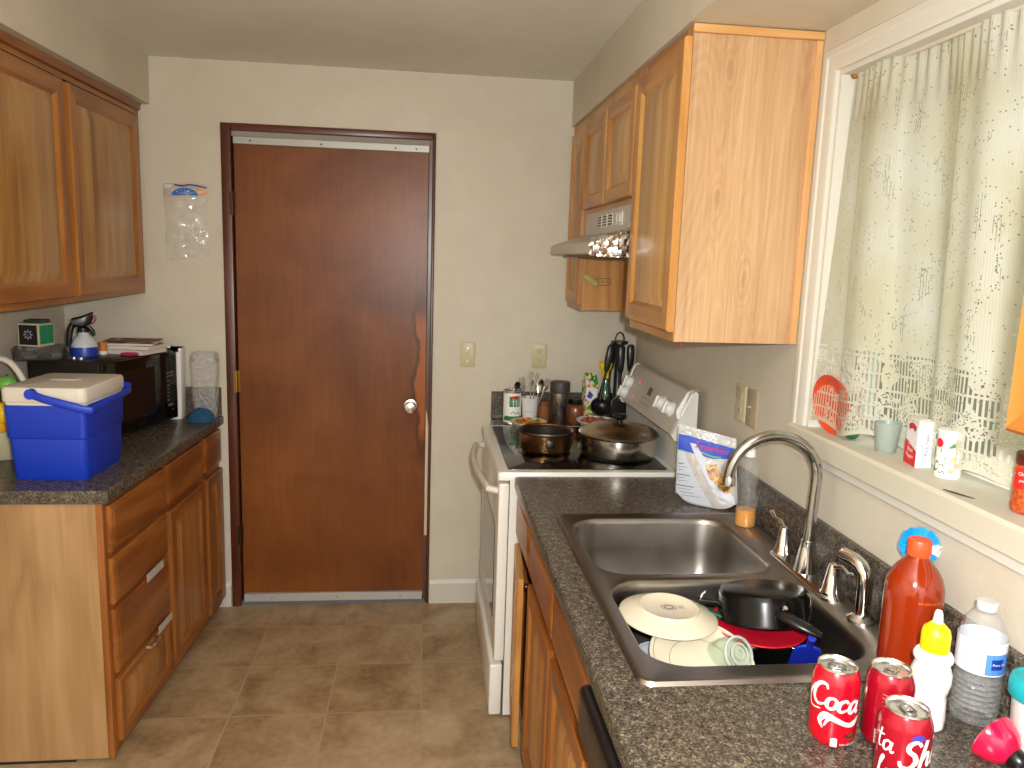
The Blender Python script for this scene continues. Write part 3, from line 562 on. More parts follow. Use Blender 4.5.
# faucet
fx=.926; zb=zd
t=thing('faucet','chrome high-arc kitchen faucet with two lever handles behind the sink','faucet')
m=MB(); ring=lambda s,z:[(fx+x*s,1.685+y,z) for x,y in rrect(-.028,.028,-.155,.155,.0278,6)]
m.loft([ring(1,zb),ring(1,zb+.006),[(fx+x*.8,1.685+y*.97,zb+.013) for x,y in rrect(-.028,.028,-.155,.155,.0278,6)]]); m.build('base_plate',CHROME,t)
m=MB().lathe([(.028,zb+.012),(.026,.94),(.019,.985),(.0165,1.0),(.0165,1.008)],c=(fx,1.685,0),seg=24); m.build('collar',CHROME,t)
pts=[(fx,1.685,1.0),(fx+.004,1.686,1.08),(fx+.008,1.688,1.165)]
for i in range(1,15):
    a=PI*i/14*.98; cx=.8275; pts.append((cx+.1065*math.cos(a)+.0,1.688+.01*i/14,1.165+.100*math.sin(a)))
pts.append((.7215,1.699,1.158)); m=MB().tube(pts,.0128,16); m.lathe([(.0128,0),(.0150,-.004),(.0150,-.024),(.011,-.026)],c=(.7215,1.699,1.166),seg=18); m.build('spout',plain('worn chrome',(.50,.49,.46,1),.18,1),t)
for yy,d in ((1.805,1),(1.562,-1)):
    m=MB().lathe([(.026,zb+.012),(.026,.932),(.021,.938),(.014,.985),(.011,.998),(.003,1.002)],c=(fx,yy,0),seg=20)
    m.tube([(fx,yy,.992),(fx+.004,yy+d*.03,1.003),(fx+.004,yy+d*.062,1.0),(fx+.002,yy+d*.085,1.012)],[.009,.008,.007,.009],12,flat=.65); m.build('handle',CHROME,t)
t=thing('side_spout','thick chrome elbow spout standing at the near end of the sink deck','spout')
m=MB().lathe([(.030,zb),(.030,zb+.006),(.022,zb+.012),(.018,zb+.016)],c=(.932,1.447,0),seg=24); m.build('flange',CHROME,t)
m=MB().tube([(.932,1.447,zb+.01),(.932,1.447,1.0),(.931,1.450,1.022),(.927,1.461,1.036),(.922,1.478,1.042),(.915,1.512,1.042)],.0155,18); m.build('elbow_pipe',CHROME,t)
# ------------------------------------------------------------------ stove
t=thing('stove','white electric stove with black glass top between the two counters','stove')
SY0,SY1=2.572,3.330
m=MB().box(.302,.955,SY0,SY1,.008,.895); m.mi=1; m.box(.34,.94,SY0+.02,SY1-.02,0,.008); m.build('body',[ENAMEL,BLACKP],t,smooth=0)
m=MB().box(.264,.300,SY0+.002,SY1-.002,.218,.882,.006,3); dr=m.build('oven_door',ENAMEL,t)
m=MB().box(.262,.2645,SY0+.10,SY1-.10,.34,.70,.001,1); m.build('oven_window',BLACKG,dr)
hp=[(.266,SY0+.045,.845),(.232,SY0+.052,.850)]+[(.232-.030*math.sin(PI*i/10),SY0+.052+(SY1-SY0-.104)*i/10,.850+.004*math.sin(PI*i/10)) for i in range(1,10)]+[(.232,SY1-.052,.850),(.266,SY1-.045,.845)]
m=MB().tube(hp,.0125,14); m.build('handle',plain('cream handle',srgb(212,206,192),.3),dr)
m=MB().box(.250,.296,SY0+.002,SY1-.002,.006,.205,.008,3); m.build('storage_drawer',ENAMEL,t)
m=MB(); m.loft([[(x,y,z) for x,y in rrect(.258+i,.90,SY0-.004+i,SY1+.004-i,.012,4)] for i,z in ((0,.896),(0,.918),(.004,.925))]); m.build('cooktop_frame',ENAMEL,t)
m=MB(); m.loft([[(x,y,z) for x,y in rrect(.296+i,.875-i,SY0+.034+i,SY1-.030-i,.012,4)] for i,z in ((0,.9245),(0,.9265),(.0015,.9275))]); m.build('glass_top',BLACKG,t)
for bx,by,r in ((.44,2.79,.085),(.72,2.79,.105),(.44,3.12,.105),(.72,3.12,.085)):
    m=MB(); fn=oncyl(1,0)
    for rr in (r,r-.012): m.stroke([(rr*math.cos(2*PI*k/32),rr*math.sin(2*PI*k/32)) for k in range(33)],.0015,lambda x,y,bx=bx,by=by:(bx+x,by+y,.9278),1)
    m.build('burner_ring',GREYPR,t)
m=MB().box(.905,.955,SY0,SY1,.92,1.05); m.build('riser',ENAMEL,t,smooth=0)
A=Vector((.872,0,1.056)); Bv=Vector((.926,0,1.198)); U=(Bv-A).normalized(); Nn=Vector((-U.z,0,U.x))
prof=[(.884,1.044),(.872,1.056),(.926,1.198),(.934,1.210),(.944,1.214),(.953,1.208),(.955,1.044)]
m=MB(); m.prism(prof,'y',SY0+.02,SY1-.02); bg=m.build('backguard',ENAMELG,t,smooth=30)
m=MB(); big=[(.880,1.040),(.868,1.055),(.922,1.199),(.932,1.213),(.944,1.218),(.955,1.211),(.957,1.040)]
m.prism(big,'y',SY0-.002,SY0+.02); m.build('end_cap',ENAMEL,bg,smooth=30); m=MB(); m.prism(big,'y',SY1-.02,SY1); m.build('end_cap',ENAMEL,bg,smooth=30)
def con(y,s,h=0): return Vector((A.x,y,A.z))+U*s+Nn*h
for y,s in ((3.285,.035),(3.270,.085),(2.800,.080),(2.690,.080)):
    m=MB(); M=Matrix.Translation(con(y,s,0))@Vector((0,0,1)).rotation_difference(Nn).to_matrix().to_4x4()
    m.lathe([(.030,0),(.030,.004),(.026,.006),(.024,.020),(.021,.026),(.003,.027)],M=M,seg=28)
    m.M=M; m.box(-.024,.024,-.006,.006,.020,.034,.003,2); m.build('knob',WHITEP,bg)
fn=lambda x,y:con(2.985-x,y,.0008)
m=MB(); m.poly2d([(-.085,.020),(.085,.020),(.085,.130),(-.085,.130)],fn,0); dp=m.build('display_panel',plain('pale panel film',srgb(186,178,164),.3),bg,smooth=0)
fn2=lambda x,y:con(2.985-x,y,.0014)
m=MB().poly2d([(-.022,.078),(.028,.078),(.028,.112),(-.022,.112)],fn2,0); m.build('clock_screen',BLACKG,dp,smooth=0)
m=MB()
for i in range(5):
    for j in range(2): m.stroke([(-.06+i*.026,.04+j*.022),(-.048+i*.026,.04+j*.022)],.004,fn2,1)
m.build('button_print',GREYPR,dp,smooth=0)
for s in (.040,.108):
    m=MB(); M=Matrix.Translation(con(3.150,s,0))@Vector((0,0,1)).rotation_difference(Nn).to_matrix().to_4x4(); m.lathe([(.006,0),(.006,.003),(.001,.004)],M=M,seg=12); m.build('indicator_light',plain('red lamp',srgb(225,70,80),.3,emit=.6),bg)
m=MB()
for y,s in ((2.800,.080),(2.690,.080)):
    for k in range(7):
        a=k/7*2*PI; m.stroke([(.038*math.cos(a),.038*math.sin(a)),(.043*math.cos(a),.043*math.sin(a))],.003,lambda x,yy,y=y,s=s:con(y-x,s+yy,.0008),1)
m.build('dial_marks',GREYPR,bg,smooth=0)
# paper towel scrap on the near corner of the backguard
rf2=random.Random(9)
def pap(u,v):
    y=2.56+.055*u; w=.010*math.sin(9*u+4*v)+rf2.uniform(-.003,.003)
    if v<.45: k=v/.45; return (.958-.025*k,y-.022+w*.3,1.222+.003*w)
    k=(v-.45)/.55; return (.930-.040*k-.006+w*.5,y-.024-.014*k*(1-u)+w*.5,1.220-.085*k+w*.6+.02*k*math.sin(9*u))
m=MB().grid(pap,10,14); o=m.build('paper_towel',plain('white tissue',srgb(236,234,230),.9),smooth=30); tag(o,'crumpled white paper draped over the near top corner of the stove','paper towel')
# ------------------------------------------------------------------ pots on the stove
t=thing('saucepan','copper-bottomed dark saucepan on the left front burner','saucepan',(.470,2.875,.9278))
m=MB().lathe([(.085,0),(.094,.004),(.100,.014),(.102,.074),(.105,.080),(.1035,.082),(.0995,.076),(.097,.014),(.02,.006)],seg=48); m.build('pot_body',[steel('heat-browned copper steel',(.44,.22,.075,1),.27)],t)
m=MB().lathe([(.1015,.079),(.0965,.075),(.0955,.015),(.02,.0075),(.001,.0075)],seg=48,cap0=False,cap1=False); m.build('inner_lining',plain('dark grey lining',srgb(52,44,38),.4,.4),t)  # inner wall coloured darker than the copper outside
m=MB().lathe([(.1035,.072),(.1050,.074),(.1062,.081),(.105,.084),(.1025,.082)],seg=48,cap0=False,cap1=False); m.build('rim',steel('dull pan rim',(.13,.10,.08,1),.4),t)
m=MB(); m.box(-.017,.017,-.114,-.099,.034,.064,.004,2); m.mi=1; m.lathe([(.009,0),(.009,.002),(.006,.003),(.002,.003)],M=MAT((0,-.114,.049),rx=PI/2),seg=16); m.build('handle_bracket',[BLACKP,plain('grey rivet',srgb(70,66,60),.3,.6)],t)
t=thing('stew_pot','wide stainless pot with brown domed lid on the right front burner','pot',(.742,2.815,.9278))
m=MB().lathe([(.130,0),(.139,.004),(.145,.014),(.147,.078),(.151,.082),(.149,.084),(.145,.080),(.141,.014),(.02,.005)],seg=56); m.build('pot_body',POTSTEEL,t)
m=MB().lathe([(.153,.084),(.154,.088),(.150,.092),(.135,.102),(.10,.115),(.06,.124),(.02,.128),(.003,.1285)],seg=56,cap0=False); lid=m.build('lid',steel('browned lid metal',(.42,.34,.25,1),.28),t)
m=MB().lathe([(.012,.127),(.012,.136),(.024,.142),(.028,.150),(.024,.157),(.004,.160)],seg=24); m.build('lid_knob',BLACKP,lid)
# ------------------------------------------------------------------ things behind the stove
t=thing('food_can','white and green food can with pull tab behind the stove','can',(.400,3.43,CT))
m=MB().lathe([(.040,0),(.042,.002),(.042,.006),(.0405,.009),(.0405,.145),(.042,.148),(.042,.152),(.040,.153),(.038,.147),(.004,.147)],seg=36); m.build('can_body',ALU,t)
m=MB().lathe([(.0410,.010),(.0410,.144)],seg=36,cap0=False,cap1=False); m.build('label',WHITEPR,t)
th=-PI/2; fn=oncyl(.0414,th); fn3=oncyl(.0417,th)
m=MB(); m.poly2d([(-.018,.082),(.034,.082),(.034,.130),(-.018,.130)],fn,3)
m.mi=1; m.poly2d([(-.006,.118),(.022,.118),(.022,.132),(-.006,.132)],fn3,2); m.mi=0
for k in range(9):
    x=-.044+k*.0105; m.stroke([(x,.018),(x+.006,.034,1.6),(x+.014,.030,.5)],.008,fn,4)
m.stroke([(-.01,.05),(.0,.060),(.012,.050),(.024,.058),(.034,.046)],.003,fn,5)
m.mi=2; m.text('ORGANIC',.0085,fn3,.009,.105,'CENTER'); m.text('GREEN BEANS',.0058,fn3,.009,.095,'CENTER'); m.build('label_print',[GREENPR,REDP,WHITEPR],t,smooth=0)
m=MB().tube([(-.006,.0,.149),(.0,.004,.156),(.010,.006,.163),(.014,.002,.158),(.008,-.002,.150)],.0022,8); m.build('pull_tab',BLACKP,t)
t=thing('utensil_cup','white plastic cup holding forks and spoons behind the stove','cup',(.482,3.435,CT))
m=MB().lathe([(.030,0),(.032,.002),(.0405,.118),(.042,.120),(.0405,.121),(.039,.118),(.030,.004),(.003,.003)],seg=32); m.build('cup_body',WHITEP,t)
m=MB(); m.text('thank you',.011,oncyl(.0362,-PI/2),-.004,.056,'CENTER',shear=.3); m.build('label_print',plain('faded red print',srgb(196,110,105),.6),t,smooth=0)
cut=[('fork',-.020,.006,-.16,.205),('fork',.010,.010,.10,.225),('spoon',.022,-.006,.20,.20),('fork',-.004,-.006,.02,.235),('spoon',-.014,.016,-.30,.19),('fork',.030,.012,.34,.21)]
cutlab={0:'stainless fork leaning left in the white cup behind stove',1:'stainless fork upright at the back of the white cup',2:'large steel spoon leaning right in the white cup',3:'tallest steel fork in the middle of the white cup',4:'dark spoon leaning far left in the white cup',5:'steel fork leaning far right in the white cup'}
for i,(k,dx,dy,ti,L) in enumerate(cut):
    t=thing(k,cutlab[i],k,(.482+dx*.45,3.435+dy*.45,CT+.008),ry=ti,group='cutlery in the white cup')
    mt=BLACKP if i==4 else POTSTEEL
    m=MB().loft([[(x*w,y*.0016,z) for x,y in rrect(-1,1,-1,1,.5,2)] for w,z in ((.004,0),(.0055,.01),(.004,.06),(.003,L*.62),(.004,L*.68))]); m.build('handle',mt,t)
    if k=='fork':
        m=MB().loft([[(x*w,y*.0015,z) for x,y in rrect(-1,1,-1,1,.5,2)] for w,z in ((.004,L*.68),(.010,L*.76),(.012,L*.82))])
        for q in range(4): xx=-.0100+q*.0067; m.box(xx-.0016,xx+.0016,-.0012,.0012,L*.81,L)
        m.build('tines',mt,t)
    else:
        m=MB().loft([[(x*w,y*.003+d,z) for x,y in rrect(-1,1,-1,1,.6,3)] for w,d,z in ((.004,0,L*.68),(.013,.004,L*.76),(.018,.006,L*.86),(.014,.004,L*.95),(.005,0,L))]); m.build('bowl',mt,t)
t=thing('tumbler','brushed steel tumbler with dark grey lid behind the stove','tumbler',(.618,3.43,CT))
m=MB().lathe([(.038,0),(.040,.004),(.041,.145)],seg=36); m.build('tumbler_body',steel('brushed tumbler',(.42,.40,.37,1),.28,2),t)
m=MB().lathe([(.041,.145),(.0445,.148),(.0455,.160),(.0455,.190),(.043,.196),(.004,.198)],seg=36); m.build('lid',plain('dark grey lid',srgb(66,62,58),.5),t)
# wooden/amber jar behind the tumbler
t=thing('spice_jar','squat amber jar with black lid between tumbler and drink pouch','jar',(.700,3.462,CT))
m=MB().lathe([(.042,0),(.046,.006),(.046,.07),(.040,.082),(.030,.088)],seg=32); m.build('jar_body',plain('red brown seasoning',srgb(126,70,38),.3,coat=.4),t)
m=MB().lathe([(.032,.086),(.033,.090),(.033,.108),(.030,.111),(.004,.111)],seg=28); m.build('lid',BLACKP,t)
t=thing('spice_jar','tan jar just visible left of the steel tumbler','jar',(.552,3.475,CT))
m=MB().lathe([(.028,0),(.030,.004),(.030,.085),(.024,.092),(.003,.093)],seg=28); m.build('jar_body',plain('tan wood',srgb(150,92,56),.5),t)
m=MB().lathe([(.0305,.075),(.031,.078),(.031,.095),(.028,.097),(.003,.097)],seg=28); m.build('lid',plain('tan lid',srgb(120,72,44),.5),t)
# carton
t=thing('drink_carton','colourful tall carton with fruit print by the black utensils','carton',(.760,3.445,CT),rz=.2)
m=MB().box(-.030,.030,-.022,.022,0,.190); m.loft([[(-.030,-.022,.19),(.030,-.022,.19),(.030,.022,.19),(-.030,.022,.19)],[(-.030,-.002,.222),(.030,-.002,.222),(.030,.002,.222),(-.030,.002,.222)],[(-.030,-.002,.236),(.030,-.002,.236),(.030,.002,.236),(-.030,.002,.236)]]); m.build('carton_body',speckle('patterned carton',[(.30,srgb(30,110,50)),(.44,srgb(60,150,70)),(.5,srgb(225,200,60)),(.56,srgb(235,232,226)),(.66,srgb(210,60,60)),(.75,srgb(70,60,150))],34,.4,1,1),t,smooth=0)
m=MB(); fn=plane((0,-.0226,0),(1,0,0),(0,0,1)); m.poly2d([(-.028,.12),(.0,.10),(.028,.13),(.028,.165),(-.028,.175)],fn,0); m.mi=1; m.poly2d([(-.024,.128),(-.004,.118),(.008,.136),(-.012,.158)],plane((0,-.0229,0),(1,0,0),(0,0,1)),0); m.build('label_print',[WHITEPR,plain('purple print',srgb(84,70,160),.5)],t,smooth=0)
t=thing('glue_bottle','small white bottle with green cap beside the colourful carton','bottle',(.800,3.395,CT))
m=MB().lathe([(.016,0),(.018,.003),(.018,.072),(.012,.084),(.009,.088)],seg=24); m.build('bottle_body',plain('pale lilac bottle',srgb(196,196,206),.4),t)
m=MB().lathe([(.013,.086),(.013,.114),(.010,.118),(.002,.119)],seg=20); m.build('cap',plain('green cap',srgb(30,150,70),.4),t)
t=thing('oil_bottle','green bottle with yellow flared cap behind the black utensils','bottle',(.838,3.465,CT))
m=MB().lathe([(.028,0),(.031,.006),(.031,.13),(.022,.17),(.013,.20),(.013,.215)],seg=28); m.build('bottle_body',plain('green glass',srgb(60,110,80),.12,coat=.4),t)
m=MB().lathe([(.020,.212),(.020,.240),(.030,.256),(.036,.284),(.004,.286)],seg=24); m.build('cap',YELLOW,t)
# utensil stand
t=thing('utensil_stand','black carousel stand hung with black kitchen utensils in far corner','utensil stand',(.878,3.405,CT))
m=MB().lathe([(.060,0),(.062,.006),(.058,.014),(.030,.024),(.019,.040),(.017,.36),(.020,.372),(.038,.378),(.038,.390),(.008,.394)],seg=32); m.build('stand_post',BLACKP,t)
m=MB().tube([(-.02,0,.388),(-.02,0,.405),(-.012,0,.424),(0,0,.430),(.012,0,.424),(.02,0,.405),(.02,0,.388)],.0035,10); m.build('carry_loop',BLACKP,t)
ul={0:'black ladle hanging lowest on the utensil stand',1:'black slotted turner hanging at front of the utensil stand',2:'black spoon hanging right of the utensil stand post',3:'black pasta server hanging at the back of the utensil stand'}
def utensil(i,kind,x,y,tilt,ty=0):
    t=thing(kind,ul[i],kind,(.878+x,3.405+y,CT+.376),ry=tilt,rx=ty,group='utensils on the carousel stand')
    m=MB().loft([[(a*w,b*w*.6,-z) for a,b in rrect(-1,1,-1,1,.8,3)] for w,z in ((.010,0),(.0165,.01),(.017,.06),(.013,.11),(.008,.125))]); m.build('handle',BLACKP,t)
    m=MB(); m.tube([(0,0,-.12),(0,.004,-.18),(0,.0,-.255)],.006,8); m.build('shaft',BLACKP,t)
    if kind=='ladle': m=MB().lathe([(.004,-.036),(.030,-.032),(.044,-.014),(.048,.004),(.045,.004),(.040,-.010),(.026,-.026),(.004,-.030)],M=MAT((0.004,-.024,-.282),rx=.7),seg=28)
    elif kind=='turner': m=MB().loft([[(a*w,b*.002,-z) for a,b in rrect(-1,1,-1,1,.3,2)] for w,z in ((.006,.23),(.036,.25),(.040,.32),(.038,.33))])
    else: m=MB().loft([[(a*w,b*.004-d,-z) for a,b in rrect(-1,1,-1,1,.8,3)] for w,d,z in ((.005,0,.225),(.022,.006,.245),(.030,.010,.275),(.024,.006,.305),(.008,0,.315))])
    m.build('head',BLACKP,t)
utensil(0,'ladle',-.046,-.040,.16); utensil(1,'turner',-.004,-.056,.0); utensil(2,'spoon',.050,-.012,-.03); utensil(3,'pasta_server',-.020,.040,.05)
# bowls of food
def foodbowl(label,loc,r,h,food,matb):
    t=thing('bowl',label,'bowl',loc)
    m=MB().lathe([(r*.45,0),(r*.5,.004),(r*.8,h*.45),(r,h),(r*.985,h+.002),(r*.95,h*.92),(r*.75,h*.42),(r*.4,.008)],seg=40); m.build('bowl_body',matb,t)
    rr=random.Random(int(r*1e4)); m=MB()
    for k in range(46):
        a=rr.uniform(0,2*PI); q=r*.78*math.sqrt(rr.random()); c=Vector((q*math.cos(a),q*math.sin(a),h*.80+rr.uniform(0,.014)*(1-q/r))); s=rr.uniform(.007,.014); m.mi=rr.randrange(len(food))
        m.lathe([(.001,-s*.7),(s*.7,-s*.5),(s,0),(s*.7,s*.5),(.001,s*.7)],M=MAT(c,rr.uniform(0,3),rr.uniform(0,3),0),seg=7)
    m.lathe([(r*.85,h*.74),(r*.4,h*.82),(.002,h*.84)],seg=24); o=m.build('food',food,t); o['kind']='stuff'
foodbowl('small pale bowl of red and green food at the back of the stove',(.452,3.245,.9278),.080,.034,[plain('tomato red',srgb(190,60,25),.3),plain('leaf green',srgb(90,130,50),.4),plain('orange food',srgb(220,130,45),.3)],plain('pale green bowl',srgb(206,208,180),.25))
foodbowl('shallow white bowl of brown food below the black utensils',(.755,3.255,.9278),.090,.040,[plain('orange brown food',srgb(176,96,46),.4),plain('brown food',srgb(146,74,34),.4)],plain('white bowl',srgb(222,222,222),.2,coat=.3))
o=MB(); o.lathe([(.05,0),(.085,.004),(.095,.014),(.093,.016),(.08,.007),(.01,.004)],c=(.845,3.392,CT+.022),seg=36); o=o.build('plate',plain('blue plate',srgb(60,110,190),.3)); tag(o,'blue plate propped against the utensil stand base','plate'); o.location=(0,0,-.0)
# ------------------------------------------------------------------ snack bag and dish soap
t=thing('food_bag','upright blue and white plastic food bag between stove and faucet','food bag')
bl,br,tl,tr=Vector((.797,2.285,CT+.001)),Vector((.955,2.165,CT+.001)),Vector((.797,2.300,1.160)),Vector((.962,2.235,1.128))
nb=Vector((-.60,-.80,.1)).normalized()
def bagf(u,v,off=0,side=1):
    v2=v+.0; p=(bl*(1-u)+br*u)*(1-v2)+(tl*(1-u)+tr*u)*v2
    e=(4*u*(1-u))**.6*(1-abs(2*v-.75)**2.2 if v<.86 else .12); e=max(e,0)
    w=.004*math.sin(11*u+7*v)+.003*math.sin(23*v-9*u)
    c=.10*(max(0,.10-v)/.10)*(abs(u-.5)*2)**4
    p=p+Vector((0,0,c*.35))
    return p+nb*(side*(.020*e+.25*w*e)+off)
m=MB(); m.grid(lambda u,v:bagf(u,v,0,1),18,20); m.grid(lambda u,v:bagf(u,v,0,-1),18,20); bmesh.ops.remove_doubles(m.bm,verts=m.bm.verts[:],dist=2e-4); m.build('bag_film',clear('bag film',op=.55,rough=.15,bumpsc=40,bstr=.5),t,smooth=60)
m=MB(); m.grid(lambda u,v:bagf(.06+.88*u,.03+.72*v,-.004,.8),14,14); m.build('contents',speckle('breaded chicken pieces',[(.35,srgb(150,120,108)),(.5,srgb(196,176,164)),(.62,srgb(206,186,170)),(.75,srgb(170,140,110))],22,.4),t,smooth=60)
def bfn(off): return lambda x,y:bagf(x,y,off,1)
m=MB(); m.poly2d([(.01,.68),(.01,.875),(.20,.885),(.98,.86),(.97,.72),(.62,.66),(.10,.68)],bfn(.0012),4); m.build('blue_band',BLUEPR,t,smooth=0)
m=MB(); m.poly2d([(.01,.68),(.12,.68),(.62,.02),(.16,.02),(.01,.14)],bfn(.0014),4); m.poly2d([(.22,.80),(.32,.80),(.58,.56),(.95,.20),(.97,.10),(.72,.18),(.50,.42)],bfn(.0016),4); m.build('white_panel',plain('white bag print',srgb(198,202,214),.4),t,smooth=0)
m=MB(); m.poly2d([(.50,.56),(.70,.60),(.78,.44),(.95,.28),(.84,.22),(.58,.40)],bfn(.002),4); m.build('food_picture',speckle('printed food',[(.38,srgb(120,70,25)),(.5,srgb(200,140,40)),(.62,srgb(230,190,60)),(.72,srgb(170,60,30))],60,.4),t,smooth=0)
GL=plain('lime print',srgb(90,190,60),.5); m=MB(); m.stroke([(.01,.675),(.12,.67)],.012,bfn(.002),2); m.build('green_line',GL,t,smooth=0); m=MB(); m.stroke([(.42,.715),(.6,.69),(.76,.70)],.018,bfn(.002),5); m.build('green_line',GL,t,smooth=0)
m=MB(); m.text('Tenderloins',.118,bfn(.0024),.30,.755,'LEFT',.25); m.build('lettering',plain('bag red print',srgb(214,30,50),.5),t,smooth=0)
m=MB()
for k,(x,y,w) in enumerate(((.04,.50,.10),(.04,.46,.16),(.04,.42,.10),(.03,.36,.22),(.04,.32,.14),(.04,.28,.17),(.03,.22,.30),(.06,.18,.22),(.08,.14,.26),(.12,.10,.3))): m.stroke([(x,y),(x+w,y+.015)],.010 if k in(0,3,6) else .005,bfn(.0022),3)
m.build('small_print',plain('slate print',srgb(60,66,96),.6),t,smooth=0)
m=MB(); m.text('6',.05,bfn(.0024),.32,.745); m.build('badge_print',BLUEPR,t,smooth=0)
t=thing('dish_soap_bottle','clear squeeze bottle with a little yellow soap beside the faucet','bottle',(.926,2.045,zd))
m=MB().lathe([(.029,0),(.031,.004),(.030,.03),(.026,.08),(.027,.14),(.030,.175),(.026,.192),(.014,.203),(.012,.206)],seg=32); m.build('bottle_body',CLEAR,t)
m=MB().lathe([(.0275,.002),(.0295,.005),(.0285,.03),(.0265,.048),(.002,.049)],seg=32); m.build('liquid',plain('amber soap',srgb(224,150,12),.06,coat=.6),t)
m=MB().lathe([(.015,.204),(.015,.222),(.009,.226),(.007,.240),(.002,.241)],seg=20); m.build('cap',WHITEP,t)
m=MB(); m.poly2d([(-.004,.05),(.012,.05),(.012,.085),(-.004,.085)],oncyl(.0282,-.55),3); m.build('label',WHITEPR,t,smooth=0)
# ------------------------------------------------------------------ dishes in the near sink bowl
SF=CT-.1865
def dplate(label,M,r,mat,stamp=False,rings=False,foot=True):
    t=thing('plate',label,'plate',group='plates in the near sink bowl'); t.matrix_world=M
    m=MB().lathe([(.004,.004),(r*.50,.004),(r*.56,0),(r*.60,0),(r*.62,.004),(r*.86,.014),(r,.021),(r*1.005,.0235),(r*.99,.025),(r*.84,.019),(r*.62,.009),(.004,.009)],seg=64); m.build('dish_body',mat,t)
    if stamp:
        m=MB(); fn=lambda x,y:(x,-y,.0033)
        m.stroke([(.017*math.cos(2*PI*k/24),.012*math.sin(2*PI*k/24)) for k in range(25)],.002,fn,1); m.stroke([(.010*math.cos(2*PI*k/20),.007*math.sin(2*PI*k/20)) for k in range(21)],.004,fn,1)
        for k in range(3): m.stroke([(.022,.006-k*.005),(.034,.005-k*.005)],.0018,fn,1)
        m.build('maker_stamp',GREYPR,t,smooth=0)
    if rings:
        m=MB()
        for q,zz in ((.93,.0238),(.60,.0096)): m.stroke([(r*q*math.cos(2*PI*k/64),r*q*math.sin(2*PI*k/64)) for k in range(65)],.0012,lambda x,y,zz=zz:(x,y,zz),1)
        m.build('rim_line',plain('grey band',srgb(110,110,104),.4),t,smooth=0)
    return t
# upside-down plate on top, its foot ring and stamp showing
dplate('cream plate upside down atop the dish pile, grey stamp on its foot',MAT((.540,1.540,.916),rx=PI+.02,ry=.03),.107,CREAMC,stamp=True)
dplate('cream plate with thin rim line lying face up in front of the upside-down plate',MAT((.575,1.425,.836),rx=.34,ry=.02),.108,CREAMC,rings=True)
dplate('grey-white plate with blue rim beneath the other plates at left of sink',MAT((.535,1.455,.792),rx=.10,ry=.16),.100,plain('pale grey ceramic',srgb(196,200,206),.2,coat=.3),rings=True)
t=thing('glass_jar','clear glass jar lying on its side, round base facing out of the sink','jar')
nb_=Vector((.34,-.80,.50)).normalized(); t.matrix_world=Matrix.Translation((.650,1.405,.872))@Vector((0,0,1)).rotation_difference(nb_).to_matrix().to_4x4()
m=MB().lathe([(.004,-.004),(.018,-.003),(.022,0),(.032,0),(.037,-.006),(.0385,-.02),(.038,-.045),(.034,-.055),(.034,-.066),(.031,-.066),(.031,-.055),(.035,-.044),(.0355,-.02),(.028,-.008),(.004,-.009)],seg=40); m.build('jar_body',clear('thick glass',tint=(.90,.95,.92,1),op=.05,rough=.05,bumpsc=60,bstr=.15),t)
JR=plain('grey glass ring',srgb(176,190,182),.12)
for r,w_ in ((.0345,.0032),(.021,.0022),(.010,.0016)): m=MB(); m.tube([(r*math.cos(2*PI*k/32),r*math.sin(2*PI*k/32),-.001 if r<.03 else -.004) for k in range(32)],w_,6,closed=True); m.build('base_ring',JR,t)
t=thing('cooking_pot','black pot turned upside down at the far right of the sink dishes','pot'); t.matrix_world=MAT((.757,1.548,.953),rx=PI-.20,ry=-.03)
m=MB().lathe([(.004,0),(.080,0),(.092,.004),(.098,.014),(.100,.062),(.103,.066),(.101,.068),(.097,.063),(.095,.014),(.080,.006),(.004,.005)],seg=56); m.build('pot_body',BLACKM,t)
m=MB().tube([(-.008,.096,.034),(-.002,.116,.038),(.014,.136,.048),(.038,.154,.060),(.048,.160,.066)],[.013,.017,.017,.014,.008],14,flat=.6); m.mi=1; m.cyl((-.005,.110,.022),(-.004,.114,.018),.005,seg=10); m.build('handle',[BLACKP,CHROME],t)
o=MB(); o.lathe([(.02,0),(.085,.002),(.098,.010),(.102,.012),(.101,.015),(.09,.009),(.004,.006)],seg=48); o=o.build('plate',plain('red plastic dish',srgb(206,24,48),.3)); o.matrix_world=MAT((.738,1.518,.868),rx=.03,ry=-.02); tag(o,'red plastic plate with pale rim under the black pot in the sink','plate','plates in the near sink bowl')
t=thing('frying_pan','deep dark pan with steel rim at the near side of the sink bowl','pan'); t.matrix_world=MAT((.768,1.405,SF+.002),rx=.02)
m=MB().lathe([(.004,0),(.080,0),(.090,.010),(.097,.104),(.0955,.105),(.088,.012),(.078,.004),(.004,.004)],seg=48); m.build('pan_body',BLACKM,t)
m=MB().lathe([(.0955,.103),(.099,.101),(.101,.105),(.098,.109),(.0945,.106)],seg=48,cap0=False,cap1=False); m.build('rim',POTSTEEL,t)
t=thing('spatula','bright blue plastic spatula leaning in the near right corner of the sink','spatula'); t.matrix_world=MAT((.806,1.428,.858),rz=-.35,rx=.75)
m=MB().loft([[(x*w,y*.003,z) for x,y in rrect(-1,1,-1,1,.4,3)] for w,z in ((.028,-.070),(.028,0),(.022,.03),(.010,.04))]); m.build('blade',plain('royal blue plastic',srgb(30,56,206),.35),t)
m=MB().tube([(0,0,.035),(0,.004,.055),(0,.004,.075)],[.008,.007,.008],10); m.build('handle',plain('royal blue handle',srgb(26,44,170),.35),t)
t=thing('paring_knife','small knife with dark green handle lying against the black pot','knife'); t.matrix_world=MAT((.672,1.532,.886),rz=-.62,ry=.16)
